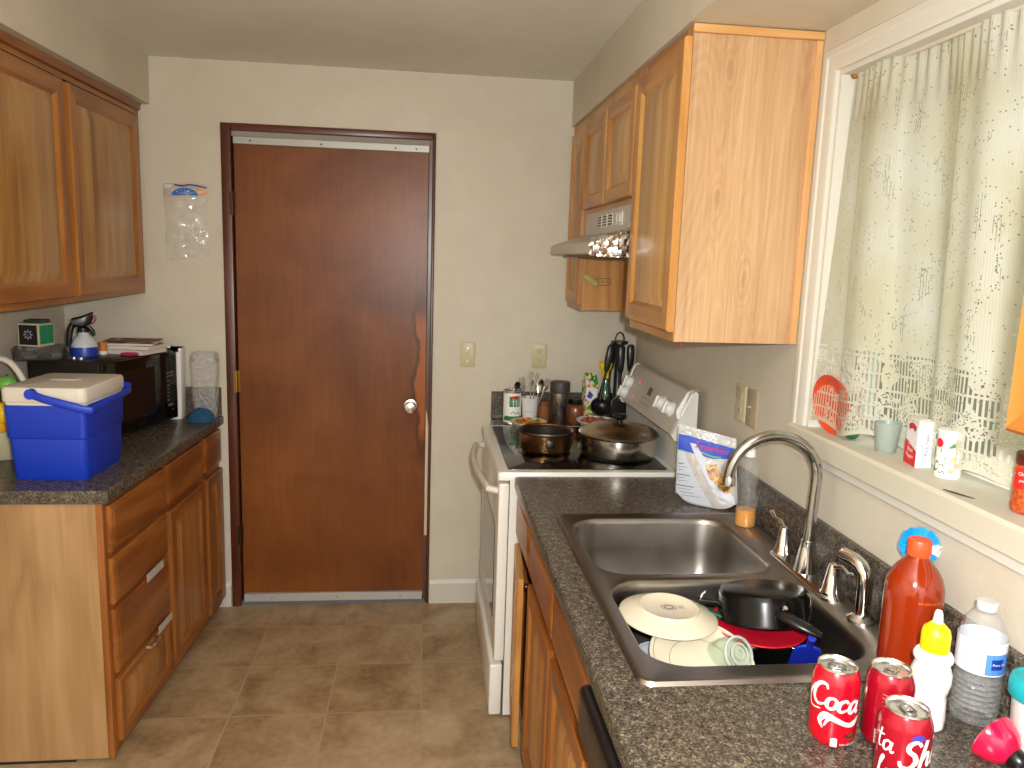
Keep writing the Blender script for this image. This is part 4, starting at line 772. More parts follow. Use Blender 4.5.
m=MB().loft([[(x,y*w,z*w*.7) for y,z in rrect(-1,1,-1,1,.6,3)] for x,w in ((-.045,.006),(-.03,.0075),(.03,.007),(.045,.006))]); m.build('handle',plain('dark green handle',srgb(18,76,54),.35),t)
m=MB().loft([[(-.085,-.001,-.0004),(-.085,.001,-.0004),(-.085,.001,.0004),(-.085,-.001,.0004)],[(-.075,-.006,-.0006),(-.075,.004,-.0006),(-.075,.004,.0006),(-.075,-.006,.0006)],[(-.044,-.006,-.0006),(-.044,.004,-.0006),(-.044,.004,.0006),(-.044,-.006,.0006)]]); m.build('blade',POTSTEEL,t)
t=thing('peeler','black-handled peeler with steel loop poking up beside the stamped plate','peeler'); t.matrix_world=MAT((.628,1.590,.903),rz=-.2,ry=.05)
m=MB().loft([[(x,y*w,z*w) for y,z in rrect(-1,1,-1,1,.6,3)] for x,w in ((-.002,.007),(.03,.008),(.055,.006))]); m.build('handle',BLACKP,t)
m=MB().tube([(0,-.005,0),(.004,-.006,.016),(.010,-.003,.024),(.012,.004,.024),(.006,.006,.016),(0,.005,0)],.0014,6); m.build('steel_loop',CHROME,t)
# ------------------------------------------------------------------ soda cans
LET={'C':(.66,[[(.60,.80,.6),(.50,.97),(.26,.92,1.3),(.08,.58,1.6),(.13,.17,1.3),(.38,.0),(.66,.16,.5)]]),
'o':(.46,[[(.28,.5,.8),(.10,.42,1.2),(.05,.16,1.4),(.2,0),(.38,.12,1.2),(.40,.38,1.2),(.26,.5,.8)]]),
'c':(.44,[[(.40,.40),(.28,.5),(.10,.38,1.3),(.06,.13,1.4),(.2,0),(.44,.14,.6)]]),
'a':(.56,[[(.40,.40),(.25,.5),(.08,.34,1.3),(.08,.08,1.4),(.2,0),(.36,.22),(.42,.5)],[(.43,.5,1.3),(.40,.16,1.3),(.48,0),(.58,.10,.6)]]),
'l':(.34,[[(.03,.1,.6),(.12,.5),(.25,.95),(.18,1.0),(.11,.7,1.3),(.12,.15,1.4),(.22,0),(.36,.12,.6)]]),
'S':(.62,[[(.58,.82),(.42,1.0),(.2,.92,1.2),(.18,.68,1.3),(.42,.48,1.4),(.50,.22,1.4),(.34,.0),(.08,.04),(.0,.22,.8)]]),
'h':(.54,[[(.16,1.02,1.2),(.10,.5,1.2),(.07,0)],[(.08,.24),(.24,.5),(.36,.44,1.2),(.36,.12,1.2),(.44,0),(.54,.1,.6)]]),
's':(.42,[[(.36,.44),(.22,.52),(.1,.40),(.28,.22,1.3),(.28,.04),(.12,0),(.0,.10,.7)]]),
't':(.38,[[(.20,.92,1.2),(.14,.4,1.2),(.18,.04),(.34,.06,.6)],[(-.02,.62,.7),(.16,.60),(.40,.68,.6)]]),
'-':(.30,[[(.03,.26),(.26,.30)]])}
def script(m,txt,size,w,fn,x,y,shear=.25,rise=0,gap=0):
    for ch in txt:
        adv,ss=LET[ch]
        for st in ss: m.stroke([(x+(p[0]+shear*p[1])*size,y+p[1]*size+rise*(x+p[0]*size),p[2] if len(p)>2 else 1) for p in st],w,fn,6)
        x+=(adv+gap)*size
def can(label,loc,face,body):
    t=thing('soda_can',label,'soda can',loc,group='soda cans on the right counter'); t.scale=(1.07,1.07,1.05)
    m=MB().lathe([(.0235,.004),(.0255,.0),(.028,.003),(.0325,.011),(.0335,.016),(.0335,.098),(.0325,.104),(.0285,.1155),(.0272,.118)],seg=48,cap1=False); m.build('can_body',body,t)
    m=MB().lathe([(.0272,.1178),(.0282,.1195),(.0278,.1218),(.0262,.1222),(.0250,.1205),(.0240,.1150),(.0225,.1148),(.0215,.1165),(.003,.1165)],seg=48,cap0=False); lid=m.build('lid',CANLID,t)
    m=MB(); m.M=MAT((0,0,.1172),rz=face+1.2); 
    ring=[(x,y) for x,y in rrect(-.013,.011,-.0075,.0075,.0072,5)]; m.tube([(x,y,.0012) for x,y in ring],.0013,6,closed=True); m.box(-.005,.004,-.006,.006,.0004,.0014,.0006,1); m.cyl((-.001,0,0),(-.001,0,.002),.003,seg=12); m.build('pull_tab',plain('tab metal',(.6,.6,.6,1),.2,1),lid)
    m=MB(); m.M=MAT((0,0,.1168),rz=face+1.2); m.stroke([(.004+.011*math.cos(a),.0085*math.sin(a)) for a in [2*PI*k/24 for k in range(25)]],.0009,lambda x,y:(x+.003,y,.0),1); m.build('mouth_score',plain('score shadow metal',(.30,.30,.30,1),.35,1),lid)
    return t
R_=.0336
t=can('bright red cola can with large looping white script, nearest the sink',(.655,1.064,CT),-PI/2,RED)
fn=oncyl(R_+.0002,-PI/2-.45)
m=MB(); script(m,'Coca',.036,.0041,fn,-.040,.064,.18,-.10); m.stroke([(-.022,.060,.6),(-.040,.058,.6),(-.045,.074,.9),(-.034,.094,.8)],.003,fn,6)
script(m,'Cola',.034,.0046,oncyl(R_+.0002,-PI/2-.45),.046,.064,.18,-.10)
m.stroke([(-.016,.032,.3),(-.021,.042,1.2),(-.014,.053,1.8),(-.002,.051,1.5),(.018,.043,1.2),(.030,.044,1.6),(.040,.052,.7)],.0055,fn,7); m.stroke([(-.014,.036,.4),(-.010,.046,1),(-.004,.050,1)],.004,fn,5)
m.poly2d([(-.003,.007),(.006,.007),(.006,.019),(.003,.021),(-.003,.019)],fn,2)
m.text('12 FL OZ (355 mL)',.0042,oncyl(R_+.0003,-PI/2-.45),.009,.0095); m.build('lettering',WHITEPR,t,smooth=0)
m=MB(); m.poly2d([(.020,.019),(.030,.018),(.033,.026),(.027,.031),(.021,.028)],oncyl(R_+.0003,-PI/2-.45),2); m.mi=1; m.stroke([(.014,.022),(.018,.027),(.022,.022),(.035,.024)],.002,oncyl(R_+.0005,-PI/2-.45),4); m.build('gold_emblem',[plain('dark gold print',srgb(120,60,20),.4),BLACKPR],t,smooth=0)
t=can('deep red can standing behind the other two cans, barcode low on its side',(.737,1.050,CT),-.6,RED2)
fn=oncyl(R_+.0002,-PI/2)
m=MB(); m.poly2d([(-.034,.012),(-.020,.012),(-.020,.034),(-.034,.034)],fn,3); m.mi=1
for k,(a,b) in enumerate(((0,.0012),(.002,.0008),(.0035,.0016),(.006,.0009),(.0078,.0014),(.0100,.0008),(.0115,.0012))): m.stroke([(-.0335,.0145+a*1.5),(-.0205,.0145+a*1.5)],b,oncyl(R_+.0004,-PI/2),3)
m.build('barcode',[WHITEPR,BLACKPR],t,smooth=0)
m=MB()
for k,w in enumerate((.030,.034,.026,.032,.022)): m.stroke([(-.028,.092-k*.006),(-.028+w,.089-k*.006)],.0012,fn,4)
m.text('cola',.016,fn,-.022,.040,shear=.3); m.build('small_print',plain('pale red print',srgb(214,120,120),.5),t,smooth=0)
t=can('front red can with slanted white brush lettering, closest to the viewer',(.694,.944,CT),.4,RED2)
fn=oncyl(R_+.0002,-PI/2-.6)
m=MB(); fn9=oncyl(R_+.0002,-PI/2-.85); script(m,'Shasta',.038,.0046,fn9,.004,.050,.15,.12); script(m,'Cola',.036,.0042,fn9,.010,.008,.15,.10)
script(m,'ta',.030,.0026,fn,-.040,.066,.1); script(m,'la',.030,.0026,fn,-.034,.026,.1); m.build('lettering',WHITEPR,t,smooth=0)
m=MB(); m.poly2d([(.006,.094),(.014,.101),(.022,.1005),(.028,.093),(.018,.090)],oncyl(R_+.0002,-PI/2-.6),3); m.build('emblem',plain('violet blue print',srgb(70,60,150),.3),t,smooth=0)
m=MB()
for k in range(4): 
    a=PI*k/4; m.stroke([(.046-.005*math.cos(a),.093-.005*math.sin(a),.3),(.046,.093,1.2),(.046+.005*math.cos(a),.093+.005*math.sin(a),.3)],.0012,oncyl(R_+.0003,-PI/2-.6),3)
m.build('snowflake_print',plain('pink white print',srgb(245,200,200),.5),t,smooth=0)
# ------------------------------------------------------------------ bottles on the right counter
t=thing('hot_sauce_bottle','tall orange-red sauce bottle with orange cap behind the cans','bottle',(.911,1.262,CT))
SAUCE=plain('orange red sauce',srgb(142,42,9),.12,coat=.6)
m=MB().lathe([(.046,0),(.0505,.004),(.051,.158),(.0495,.172),(.0445,.188),(.035,.204),(.023,.217),(.0175,.225),(.0165,.232)],seg=44); m.build('bottle_body',SAUCE,t)
m=MB().lathe([(.0195,.226),(.0205,.228),(.0205,.253),(.019,.2565),(.003,.257)],seg=36); m.build('cap',plain('orange cap',srgb(240,84,40),.4),t)
m=MB(); m.poly2d([(-.004,.018),(.054,.018),(.054,.112),(-.004,.112)],oncyl(.0514,-PI/2-.05),5); m.mi=1; m.poly2d([(.006,.060),(.030,.050),(.034,.085),(.014,.100)],oncyl(.0517,-PI/2-.05),3); m.build('label',[ORANGEPR,plain('orange red print',srgb(225,110,30),.5)],t,smooth=0)
m=MB()
for k in range(15): m.stroke([(-.012+k*.0042,.150+.0012*(k%3)),(-.0108+k*.0042,.1535+.0012*((k+1)%3)),(-.0095+k*.0042,.150)],.0012,lambda x,y:oncyl(.0512-(.0 if y<.158 else (y-.158)*.11),-PI/2-.2)(x,y),2)
m.build('embossed_ornament',plain('embossed sauce glass',srgb(214,96,40),.12,coat=.6),t,smooth=0)
t=thing('squeeze_bottle','white ribbed squeeze bottle with yellow cap beside the orange bottle','squeeze bottle',(.835,1.090,CT)); t.scale=(.90,.90,1.0)
m=MB().lathe([(.026,0),(.030,.004),(.031,.02),(.029,.052),(.028,.058),(.030,.064),(.0345,.082),(.034,.096),(.029,.110),(.0285,.113),(.033,.118),(.0335,.124),(.030,.130),(.024,.134)],seg=40); m.build('bottle_body',plain('bright white plastic',srgb(238,238,236),.4),t)
m=MB().lathe([(.024,.133),(.0245,.136),(.0245,.160),(.022,.170),(.013,.178),(.010,.181)],seg=36); cp=m.build('cap',YELLOW,t)
m=MB().lathe([(.0095,.179),(.0085,.184),(.007,.196),(.005,.201),(.001,.202)],seg=20); m.build('nozzle_tip',WHITEP,cp)
t=thing('water_bottle','clear ribbed plastic water bottle with white and blue label by backsplash','bottle',(.930,1.104,CT)); t.scale=(1.12,1.12,1.0)
pf=[(.026,0),(.031,.004)]
for k in range(8): z=.012+k*.0095; pf+=[(.0325,z),(.0305,z+.0048)]
pf+=[(.0325,.090),(.0325,.150),(.0315,.158),(.026,.176),(.0165,.194),(.0125,.198)]
m=MB().lathe(pf,seg=40,cap1=False); m.build('bottle_body',WATER,t)
m=MB().lathe([(.0330,.094),(.0330,.150)],seg=40,cap0=False,cap1=False); m.build('label',plain('label white film',srgb(226,230,240),.3),t)
m=MB(); fn=oncyl(.0333,-PI/2-1.0); m.poly2d([(.018,.096),(.062,.096),(.062,.132),(.018,.132)],fn,4); m.mi=1; m.poly2d([(.026,.106),(.044,.106),(.044,.124),(.026,.124)],oncyl(.0335,-PI/2-1.0),3); m.mi=2
for k in range(7): m.stroke([(-.012+k*.003,.105),(-.012+k*.003,.138)],.0012,fn,3)
m.mi=3; m.text('Pure Life',.006,oncyl(.0337,-PI/2-1.0),.0275,.113); m.build('label_print',[plain('sky blue print',srgb(86,140,224),.4),plain('navy print',srgb(20,60,150),.4),plain('pale blue print',srgb(150,180,220),.4),WHITEPR],t,smooth=0)
m=MB().lathe([(.0138,.195),(.0145,.196),(.0145,.2085),(.0135,.2095),(.002,.210)],seg=32); m.build('cap',plain('grey white cap',srgb(208,208,208),.4),t)
t=thing('dish_brush','bright blue round dish brush standing behind the orange sauce bottle','brush',(.955,1.330,CT))
m=MB().tube([(0,0,0),(.001,.001,.09),(.002,.002,.185)],[.010,.008,.008],12); m.build('handle',plain('white brush handle',srgb(226,226,222),.4),t)
m=MB(); rb=random.Random(2); ax=Vector((.42,.90,0)); sd=Vector((.90,-.42,0))
for k in range(620):
    a=rb.uniform(-PI/2-.5,3*PI/2-.9); y=rb.uniform(-.011,.011); r1=.0355+rb.uniform(-.002,.002); d=sd*math.cos(a)+Vector((0,0,1))*math.sin(a); c=Vector((.006,.002,.216))+ax*y
    m.mi=1 if -.45<a<.25 else 0
    m.tube([c+d*.012,c+d*r1],[.0009,.0007],4)
m.build('bristles',[plain('cyan bristles',srgb(20,165,235),.5),plain('white bristles',srgb(226,230,232),.5)],t,kind='stuff')
m=MB().lathe([(.004,-.012),(.014,-.011),(.014,.011),(.004,.012)],M=Matrix.Translation((.006,.002,.216))@Vector((0,0,1)).rotation_difference(ax).to_matrix().to_4x4(),seg=24); m.build('brush_head',plain('white brush core',srgb(230,230,226),.4),t)
t=thing('plastic_tub','white plastic tub with turquoise lid at the counter edge by the wall','tub',(.952,.998,CT))
m=MB().lathe([(.030,0),(.033,.004),(.038,.105),(.040,.108)],seg=40); m.build('tub_body',WHITEP,t)
m=MB().lathe([(.0425,.098),(.044,.100),(.044,.122),(.041,.128),(.036,.130),(.034,.127),(.004,.127)],seg=40); m.build('lid',TURQ,t)
t=thing('funnel','crimson translucent plastic funnel with black knob lying at near counter corner','funnel')
ax=Vector((.30,-.84,-.30)).normalized(); MF=Matrix.Translation((.884,1.005,.947))@Matrix.Scale(.92,4)@Vector((0,0,1)).rotation_difference(ax).to_matrix().to_4x4(); t.matrix_world=MF
m=MB().lathe([(.041,-.003),(.0435,0),(.0430,.003),(.040,.012),(.034,.026),(.022,.038),(.014,.043),(.012,.041),(.020,.035),(.032,.023),(.038,.010),(.0405,.001)],seg=44,cap0=False,cap1=False); m.build('cone',plain('crimson clear plastic',srgb(222,14,66),.12,coat=.6),t)
m=MB().lathe([(.016,.038),(.0175,.042),(.0175,.056),(.015,.060),(.003,.061)],seg=28); m.build('knob',BLACKP,t)
# ------------------------------------------------------------------ curtain and window sill things
t=thing('lace_curtain','cream lace curtain gathered on a rod across the window','curtain')
CY0,CY1=.86,1.846; CZ1,CZ0=2.118,1.268
def cur(u,v):
    y=CY1+(CY0-CY1)*u; s=1-v
    q=math.sin(u*24+1.1*math.sin(u*7+.6*v)+.5*v); fold=.030*(abs(q)**.6*(1 if q>0 else -1))+.006*math.sin(u*57+2+v)+.004*math.sin(u*13+v*2.5)
    k=1-math.exp(-(u*5.2)**2)
    x=(1.010+.020*k)+s*(-.034*(1-k)+.045*k)+fold*(.5+.5*s)*(.5+.5*k)
    gather=.004*math.sin(u*210)*(max(0,v-.86)/.14)
    hem=.010*math.sin(u*40)*max(0,1-v*8)
    z=CZ0+(CZ1-CZ0)*v+hem+(.010*math.sin(u*90)+.012)*(1 if v>.995 else 0)
    return (x+gather,y+.010*math.sin(u*30)*s*.5,z)
m=MB(); m.grid(cur,260,60,lambda a,b:(a*1.35,b*.86)); m.build('cloth',lace_mat(),t,smooth=80,fixn=False)
m=MB().tube([(1.022,y1-.013,2.118),(1.030,y0+.03,2.118)],.006,12); m.mi=1; m.lathe([(.004,0),(.009,.002),(.010,.012),(.007,.014)],M=MAT((1.016,y1-.026,2.118),rx=-PI/2),seg=16); m.build('curtain_rod',[plain('white rod',srgb(200,190,170),.5),plain('brown rod end',srgb(150,96,50),.5)],t)
SZ=1.252
t=thing('plate','orange-red round dish leaning upright in the window corner behind lace','plate'); t.matrix_world=MAT((1.016,1.772,SZ+.076),ry=-PI/2-.14,rz=.10)
m=MB().lathe([(.004,0),(.045,0),(.062,.006),(.074,.018),(.0755,.020),(.073,.021),(.060,.010),(.044,.004),(.004,.004)],seg=48); m.build('dish_body',plain('terracotta orange',srgb(206,74,40),.35),t)
t=thing('ornament_ball','small shiny dark green ball on the sill beside the orange dish','ball',(1.024,1.712,SZ+.0195))
m=MB(); m.lathe([(.001,-.0195)]+[(.0195*math.cos(a),.0195*math.sin(a)) for a in [-PI/2+PI*k/14 for k in range(1,14)]]+[(.001,.0195)],seg=28); m.build('ball_body',plain('green glaze',srgb(6,88,56),.12,coat=.6),t)
m=MB().lathe([(.006,.018),(.006,.024),(.003,.027),(.001,.027)],seg=14); m.build('hanger_cap',CHROME,t)
t=thing('grey_cup','frosted grey-green tumbler on the sill half behind the lace','cup',(1.040,1.596,SZ))
m=MB().lathe([(.020,0),(.022,.003),(.029,.066),(.0275,.067),(.021,.006),(.002,.005)],seg=32); m.build('cup_body',plain('frosted grey green',srgb(150,160,150),.3),t)
t=thing('pepper_box','white and red box of ground black pepper on the window sill','spice box',(1.042,1.484,SZ),rz=-.22)
m=MB().box(-.0165,.0165,-.030,.030,0,.098,.0015,1); m.build('box_body',plain('white tin',srgb(226,226,228),.35),t)
L=plane((-.0169,.030,0),(0,-1,0),(0,0,1)); F=plane((-.0165,-.0304,0),(1,0,0),(0,0,1))
m=MB(); m.poly2d([(.0,.0),(.060,.0),(.060,.034),(.0,.052)],L,0); m.build('red_panel',REDP,t,smooth=0)
L2=plane((-.0171,.030,0),(0,-1,0),(0,0,1))
m=MB(); m.text('Black',.013,L2,.030,.028,'CENTER'); m.text('Pepper',.013,L2,.030,.015,'CENTER'); m.text('Pure Ground',.006,L2,.030,.041,'CENTER'); m.mi=1
m.stroke([(.012,.078),(.030,.084),(.048,.078)],.012,L2,4); m.mi=2; m.text('Black Pepper',.0095,F,.022,.026,rot=PI/2); m.text('pure ground',.006,F,.012,.032,rot=PI/2); m.build('lettering',[WHITEPR,plain('crimson badge',srgb(180,40,60),.5),plain('navy text',srgb(50,50,110),.5)],t,smooth=0)
m=MB().box(-.0168,.0168,-.0303,.0303,.090,.099,.001,1); m.box(-.010,.010,-.018,.004,.099,.1005); m.build('lid',plain('pale tin lid',srgb(214,210,196),.4),t)
t=thing('salt_canister','round white canister lettered SALT with vegetable pictures on the sill','canister',(1.046,1.394,SZ)); t.scale=(.93,.93,.97)
m=MB().lathe([(.025,0),(.026,.002),(.026,.093),(.0265,.094),(.0265,.098),(.0255,.099),(.002,.0985)],seg=40); m.build('canister_body',plain('white cardboard',srgb(236,236,232),.45),t)
fn=oncyl(.0263,PI+.62); 
m=MB(); m.text('S A L T',.0175,fn,.002,.008,rot=PI/2); m.build('lettering',BLACKPR,t,smooth=0)
m=MB(); m.poly2d([(-.016+.0095*math.cos(a)*1.1,.072+.0095*math.sin(a)) for a in [2*PI*k/18 for k in range(18)]],fn,2); m.mi=1; m.stroke([(.006,.064,.3),(.016,.070,1.4),(.028,.078,.3)],.006,fn,5); m.stroke([(-.026,.012,.6),(-.018,.022,1.5),(-.016,.034,.5)],.010,fn,5); m.mi=2; m.stroke([(.014,.012,.5),(.016,.028,1.5),(.018,.046,.5)],.009,fn,6)
m.build('vegetable_print',[plain('tomato print',srgb(206,30,40),.5),plain('leaf print',srgb(60,130,70),.5),plain('corn print',srgb(224,190,60),.5)],t,smooth=0)
t=thing('spice_jar','large jar of orange-red chili powder with red label at near end of sill','jar',(1.040,1.172,SZ)); t.scale=(.84,.84,.88)
m=MB().lathe([(.030,0),(.034,.003),(.036,.012),(.034,.022),(.034,.078),(.036,.085),(.034,.092),(.030,.096)],seg=40); m.build('jar_body',speckle('chili powder',[(.35,srgb(150,60,24)),(.6,srgb(190,86,40)),(.75,srgb(206,110,60))],160,.18),t)
m=MB(); m.poly2d([(-.020,.050),(.040,.050),(.040,.092),(-.004,.092),(-.012,.080)],oncyl(.0362,PI+.15),4); m.mi=1; m.text('CHILI',.010,oncyl(.0365,PI+.15),-.004,.076); m.text('powder',.008,oncyl(.0365,PI+.15),.0,.064); m.build('label',[plain('red label',srgb(226,40,32),.4),WHITEPR],t,smooth=0)
m=MB().lathe([(.034,.096),(.035,.098),(.035,.116),(.033,.118),(.002,.118)],seg=36); m.build('lid',plain('dark red brown lid',srgb(96,40,30),.4),t)
o=MB(); o.tube([(.972,1.300,SZ+.002),(.976,1.275,SZ+.003),(.985,1.262,SZ+.002),(.990,1.24,SZ+.003)],[.001,.0018,.0014,.0008],6); tag(o.build('twig',plain('dark twig',srgb(60,44,30),.8)),'short dark twig lying on the window sill near the chili jar','twig')
# ------------------------------------------------------------------ left counter: cooler
t=thing('cooler','blue hard cooler with off-white lid and swing handle on left counter','cooler',(-1.168,2.640,CT),rz=-.03)
w,dp=.124,.150
def rr3(k,z,r=.02,e=0): return [(x,y,z) for x,y in rrect(-(w+e)*k,(w+e)*k,-dp*k-e,dp*k+e,r,4)]
m=MB().loft([rr3(.88,0,.018),rr3(.90,.006,.02),rr3(.95,.135,.02),rr3(.965,.137,.02),rr3(.975,.139,.02),rr3(1.0,.235,.02),rr3(1.0,.243,.02)]); m.build('tub_body',BLUEC,t,smooth=35)
m=MB().loft([rr3(.985,.243,.02),rr3(.99,.252,.02),rr3(1.015,.254,.022),rr3(1.025,.259,.022),rr3(1.025,.290,.022),rr3(1.0,.299,.022),rr3(.9,.302,.02)]); lid=m.build('lid',OFFW,t,smooth=35)
m=MB().loft([[(x,y,.3025) for x,y in rrect(-.05,.05,-.022,.022,.02,4)],[(x,y,.305) for x,y in rrect(-.046,.046,-.019,.019,.018,4)]]); m.build('lid_badge',plain('raised lid badge',srgb(222,214,196),.4),lid)
m=MB(); sx=w+.008
pts=[(-sx+.104,-dp-.014,.282),(-sx+.140,-dp-.015,.268),(sx-.008,-dp-.016,.238),(sx+.012,-dp-.006,.232),(sx+.016,0,.240),(sx+.016,dp-.02,.248),(sx+.004,dp+.012,.256),(sx-.05,dp+.014,.268),(-sx+.088,dp+.013,.282)]
def handle(m,pts):
    rings=[]
    n=len(pts)
    for i,p in enumerate(pts):
        p=Vector(p); d=(Vector(pts[min(i+1,n-1)])-Vector(pts[max(i-1,0)])).normalized(); up=Vector((0,0,1)); up=(up-d*up.dot(d)).normalized(); s=d.cross(up)
        rings.append([p+up*.013*math.cos(a)+s*.0065*math.sin(a) for a in [2*PI*k/12 for k in range(12)]])
    m.loft(rings)
handle(m,pts); m.cyl((-sx+.104,-dp-.004,.282),(-sx+.104,-dp-.022,.282),.016,seg=20); m.build('handle',BLUEC,t)
m=MB(); m.stroke([(-.016,.0),(.016,.004)],.008,lambda x,y:(w*.998+.0015,x+.02,.215+y),3); m.build('raised_logo',plain('pale blue relief',srgb(52,80,214),.4),t,smooth=0)
# basket of fruit behind the cooler
t=thing('fruit_basket','white hoop-handled basket of fruit partly hidden behind blue cooler','basket',(-1.448,2.80,CT))
m=MB().lathe([(.060,0),(.066,.004),(.096,.10),(.099,.105),(.094,.106),(.064,.008),(.002,.006)],seg=36); m.build('basket_body',plain('pale wicker',srgb(206,196,160),.6),t)
m=MB().tube([(.098*math.cos(PI*k/20),0,.10+.245*math.sin(PI*k/20)) for k in range(21)],.0105,12); m.build('hoop_handle',plain('white hoop',srgb(206,202,190),.5),t)
fr=[('orange','orange fruit at the top left of the basket under the hoop',(-.030,-.030,.275),.042,srgb(226,120,60)),('apple','green apple beside the orange in the hoop-handled basket',(.032,-.030,.262),.030,srgb(96,170,66)),('plum','dark blue plum at the right rim of the fruit basket',(.062,-.006,.250),.022,srgb(52,48,110)),('pear','yellow-green pear below the orange in the fruit basket',(-.026,-.048,.200),.036,srgb(200,190,90)),('lemon','yellow lemon showing left of the blue cooler in the basket',(.030,-.050,.165),.034,srgb(232,190,40)),('mango','deep yellow mango lowest in the fruit basket',(-.010,-.040,.105),.046,srgb(222,160,40))]
for k,lb,c,r,col in fr:
    t=thing(k,lb,'fruit',(-1.448+c[0],2.80+c[1],CT+c[2]),group='fruit in the basket')
    sz=1.15 if k in('pear','lemon','mango') else .94
    m=MB().lathe([(.001,-r*sz)]+[(r*math.cos(a),r*sz*math.sin(a)) for a in [-PI/2+PI*q/12 for q in range(1,12)]]+[(.001,r*sz*.95)],seg=24); m.build('flesh',speckle(k+' skin',[(.3,col),(.7,tuple(min(1,c_*1.25) for c_ in col[:3])+(1,))],30,.35),t)
    m=MB().tube([(0,0,r*sz*.9),(.002,0,r*sz+.006)],.002,6); m.build('stalk',BRASS,t)
# ------------------------------------------------------------------ microwave and what lies on it
MW=MAT((-1.058,3.42,0),rz=-math.radians(17))   # local origin: front right edge; width runs -Y, depth -X
t=thing('microwave','black microwave oven turned toward the room on the left counter','microwave'); t.matrix_world=MW
z0m,z1m=CT+.012,1.222
m=MB().box(-.325,-.016,-.45,0,z0m,z1m,.004); m.mi=1
for x in (-.29,-.05):
    for y in (-.42,-.03): m.cyl((x,y,CT),(x,y,z0m+.002),.012,seg=12)
m.build('case',[plain('black microwave steel',srgb(30,24,22),.32),BLACKP],t)
m=MB().box(-.0155,0,-.45,-.112,z0m+.004,z1m-.004,.004); dr=m.build('door',BLACKG,t)
m=MB().box(-.002,.0008,-.42,-.150,z0m+.05,z1m-.05,.0004,1); m.build('door_window',plain('tinted window',srgb(22,20,20),.1),dr)
m=MB().box(-.0155,-.0005,-.110,0,z0m+.004,z1m-.004,.004); cpn=m.build('control_panel',BLACKG,t)
fn=plane((.0002,-.110,z0m),(0,1,0),(0,0,1))
m=MB()
for k in range(2): m.stroke([(.035,.205-k*.014),(.085,.207-k*.014)],.006,fn,1)
for k in range(6): m.stroke([(.038,.170-k*.016),(.052,.170-k*.016)],.006,fn,1)
m.stroke([(.040,.068),(.074,.068)],.010,fn,1); m.stroke([(.070,.045),(.078,.045)],.008,fn,1); m.build('button_print',plain('dim grey print',srgb(96,92,92),.5),cpn,smooth=0)
m=MB(); m.stroke([(.058+.020*math.cos(2*PI*k/24),.245+.020*math.sin(2*PI*k/24)) for k in range(25)],.0014,fn,1); m.build('dial_outline',plain('dark grey print',srgb(60,56,58),.4),cpn,smooth=0)
ZM=z1m
t=thing('clear_tray','smoky clear plastic tray of packets at the back of the microwave','tray',(-1.458,3.105,ZM),rz=.30)
m=MB().loft([[(x,y,z) for x,y in rrect(-.085*k,.085*k,-.095*k,.095*k,.03,5)] for k,z in ((.92,0),(.96,.004),(1,.040),(1.04,.044),(.98,.043),(.93,.006))],True,True); m.build('tray_body',clear('smoky plastic',tint=(.70,.70,.68,1),op=.05,rough=.08),t)
m=MB()
for x,y,a in ((-.03,-.05,.3),(.02,-.05,-.2),(.05,-.02,.6),(-.05,.03,.1)):
    m.mi=0 if a>0 else 1; m.M=MAT((x,y,.008),rz=a,rx=.3); m.box(-.020,.020,-.012,.012,0,.012,.003,2)
m.build('packets',[plain('white packet',srgb(170,172,178),.35),plain('grey packet',srgb(96,98,100),.35)],t)
t=thing('tea_box','cube box with dark floral front and green side atop clear tray','box',(-1.472,3.110,ZM+.046),rz=-.22)
m=MB().box(-.043,.043,-.043,.043,0,.088,.002,1); m.build('carton_body',plain('cream carton',srgb(196,190,160),.5),t)
m=MB(); fn=plane((-.043,-.0434,0),(1,0,0),(0,0,1)); m.poly2d([(.006,.007),(.080,.007),(.080,.082),(.006,.082)],fn,0); m.mi=1
fl=plane((-.043,-.0437,0),(1,0,0),(0,0,1))
for k in range(8): a=2*PI*k/8; m.stroke([(.043+.008*math.cos(a),.046+.008*math.sin(a),.5),(.043+.015*math.cos(a),.046+.015*math.sin(a),1.3),(.043+.019*math.cos(a),.046+.019*math.sin(a),.4)],.005,fl,4)
m.mi=2; m.poly2d([(.043+.006*math.cos(2*PI*k/12),.046+.006*math.sin(2*PI*k/12)) for k in range(12)],fl,0)
m.build('floral_front',[plain('near black print',srgb(18,16,24),.4),plain('pale lilac print',srgb(170,160,170),.5),plain('purple print dark',srgb(80,50,110),.5)],t,smooth=0)
m=MB(); m.poly2d([(.006,.010),(.080,.010),(.080,.080),(.006,.080)],plane((.0434,-.043,0),(0,1,0),(0,0,1)),0); m.build('green_side',plain('green side print',srgb(34,140,96),.4),t,smooth=0)
t=thing('box_of_bags','dark green flat packet lying on top of the cube tea box','packet',(-1.470,3.118,ZM+.135),rz=.1)
m=MB().box(-.038,.038,-.028,.028,0,.011,.004,2); m.build('packet_body',plain('dark green packet',srgb(30,56,44),.4),t)
t=thing('spray_bottle','white and blue trigger spray bottle with red ring on the microwave','spray bottle',(-1.324,3.165,ZM),rz=.35)
m=MB().lathe([(.044,0),(.048,.004),(.049,.030),(.047,.040)],seg=36); m.build('blue_base',plain('blue label base',srgb(28,60,160),.35),t)
m=MB().lathe([(.047,.040),(.046,.046),(.036,.070),(.022,.084),(.018,.090),(.018,.100)],seg=36); m.build('bottle_body',plain('white bottle',srgb(200,204,210),.35),t)
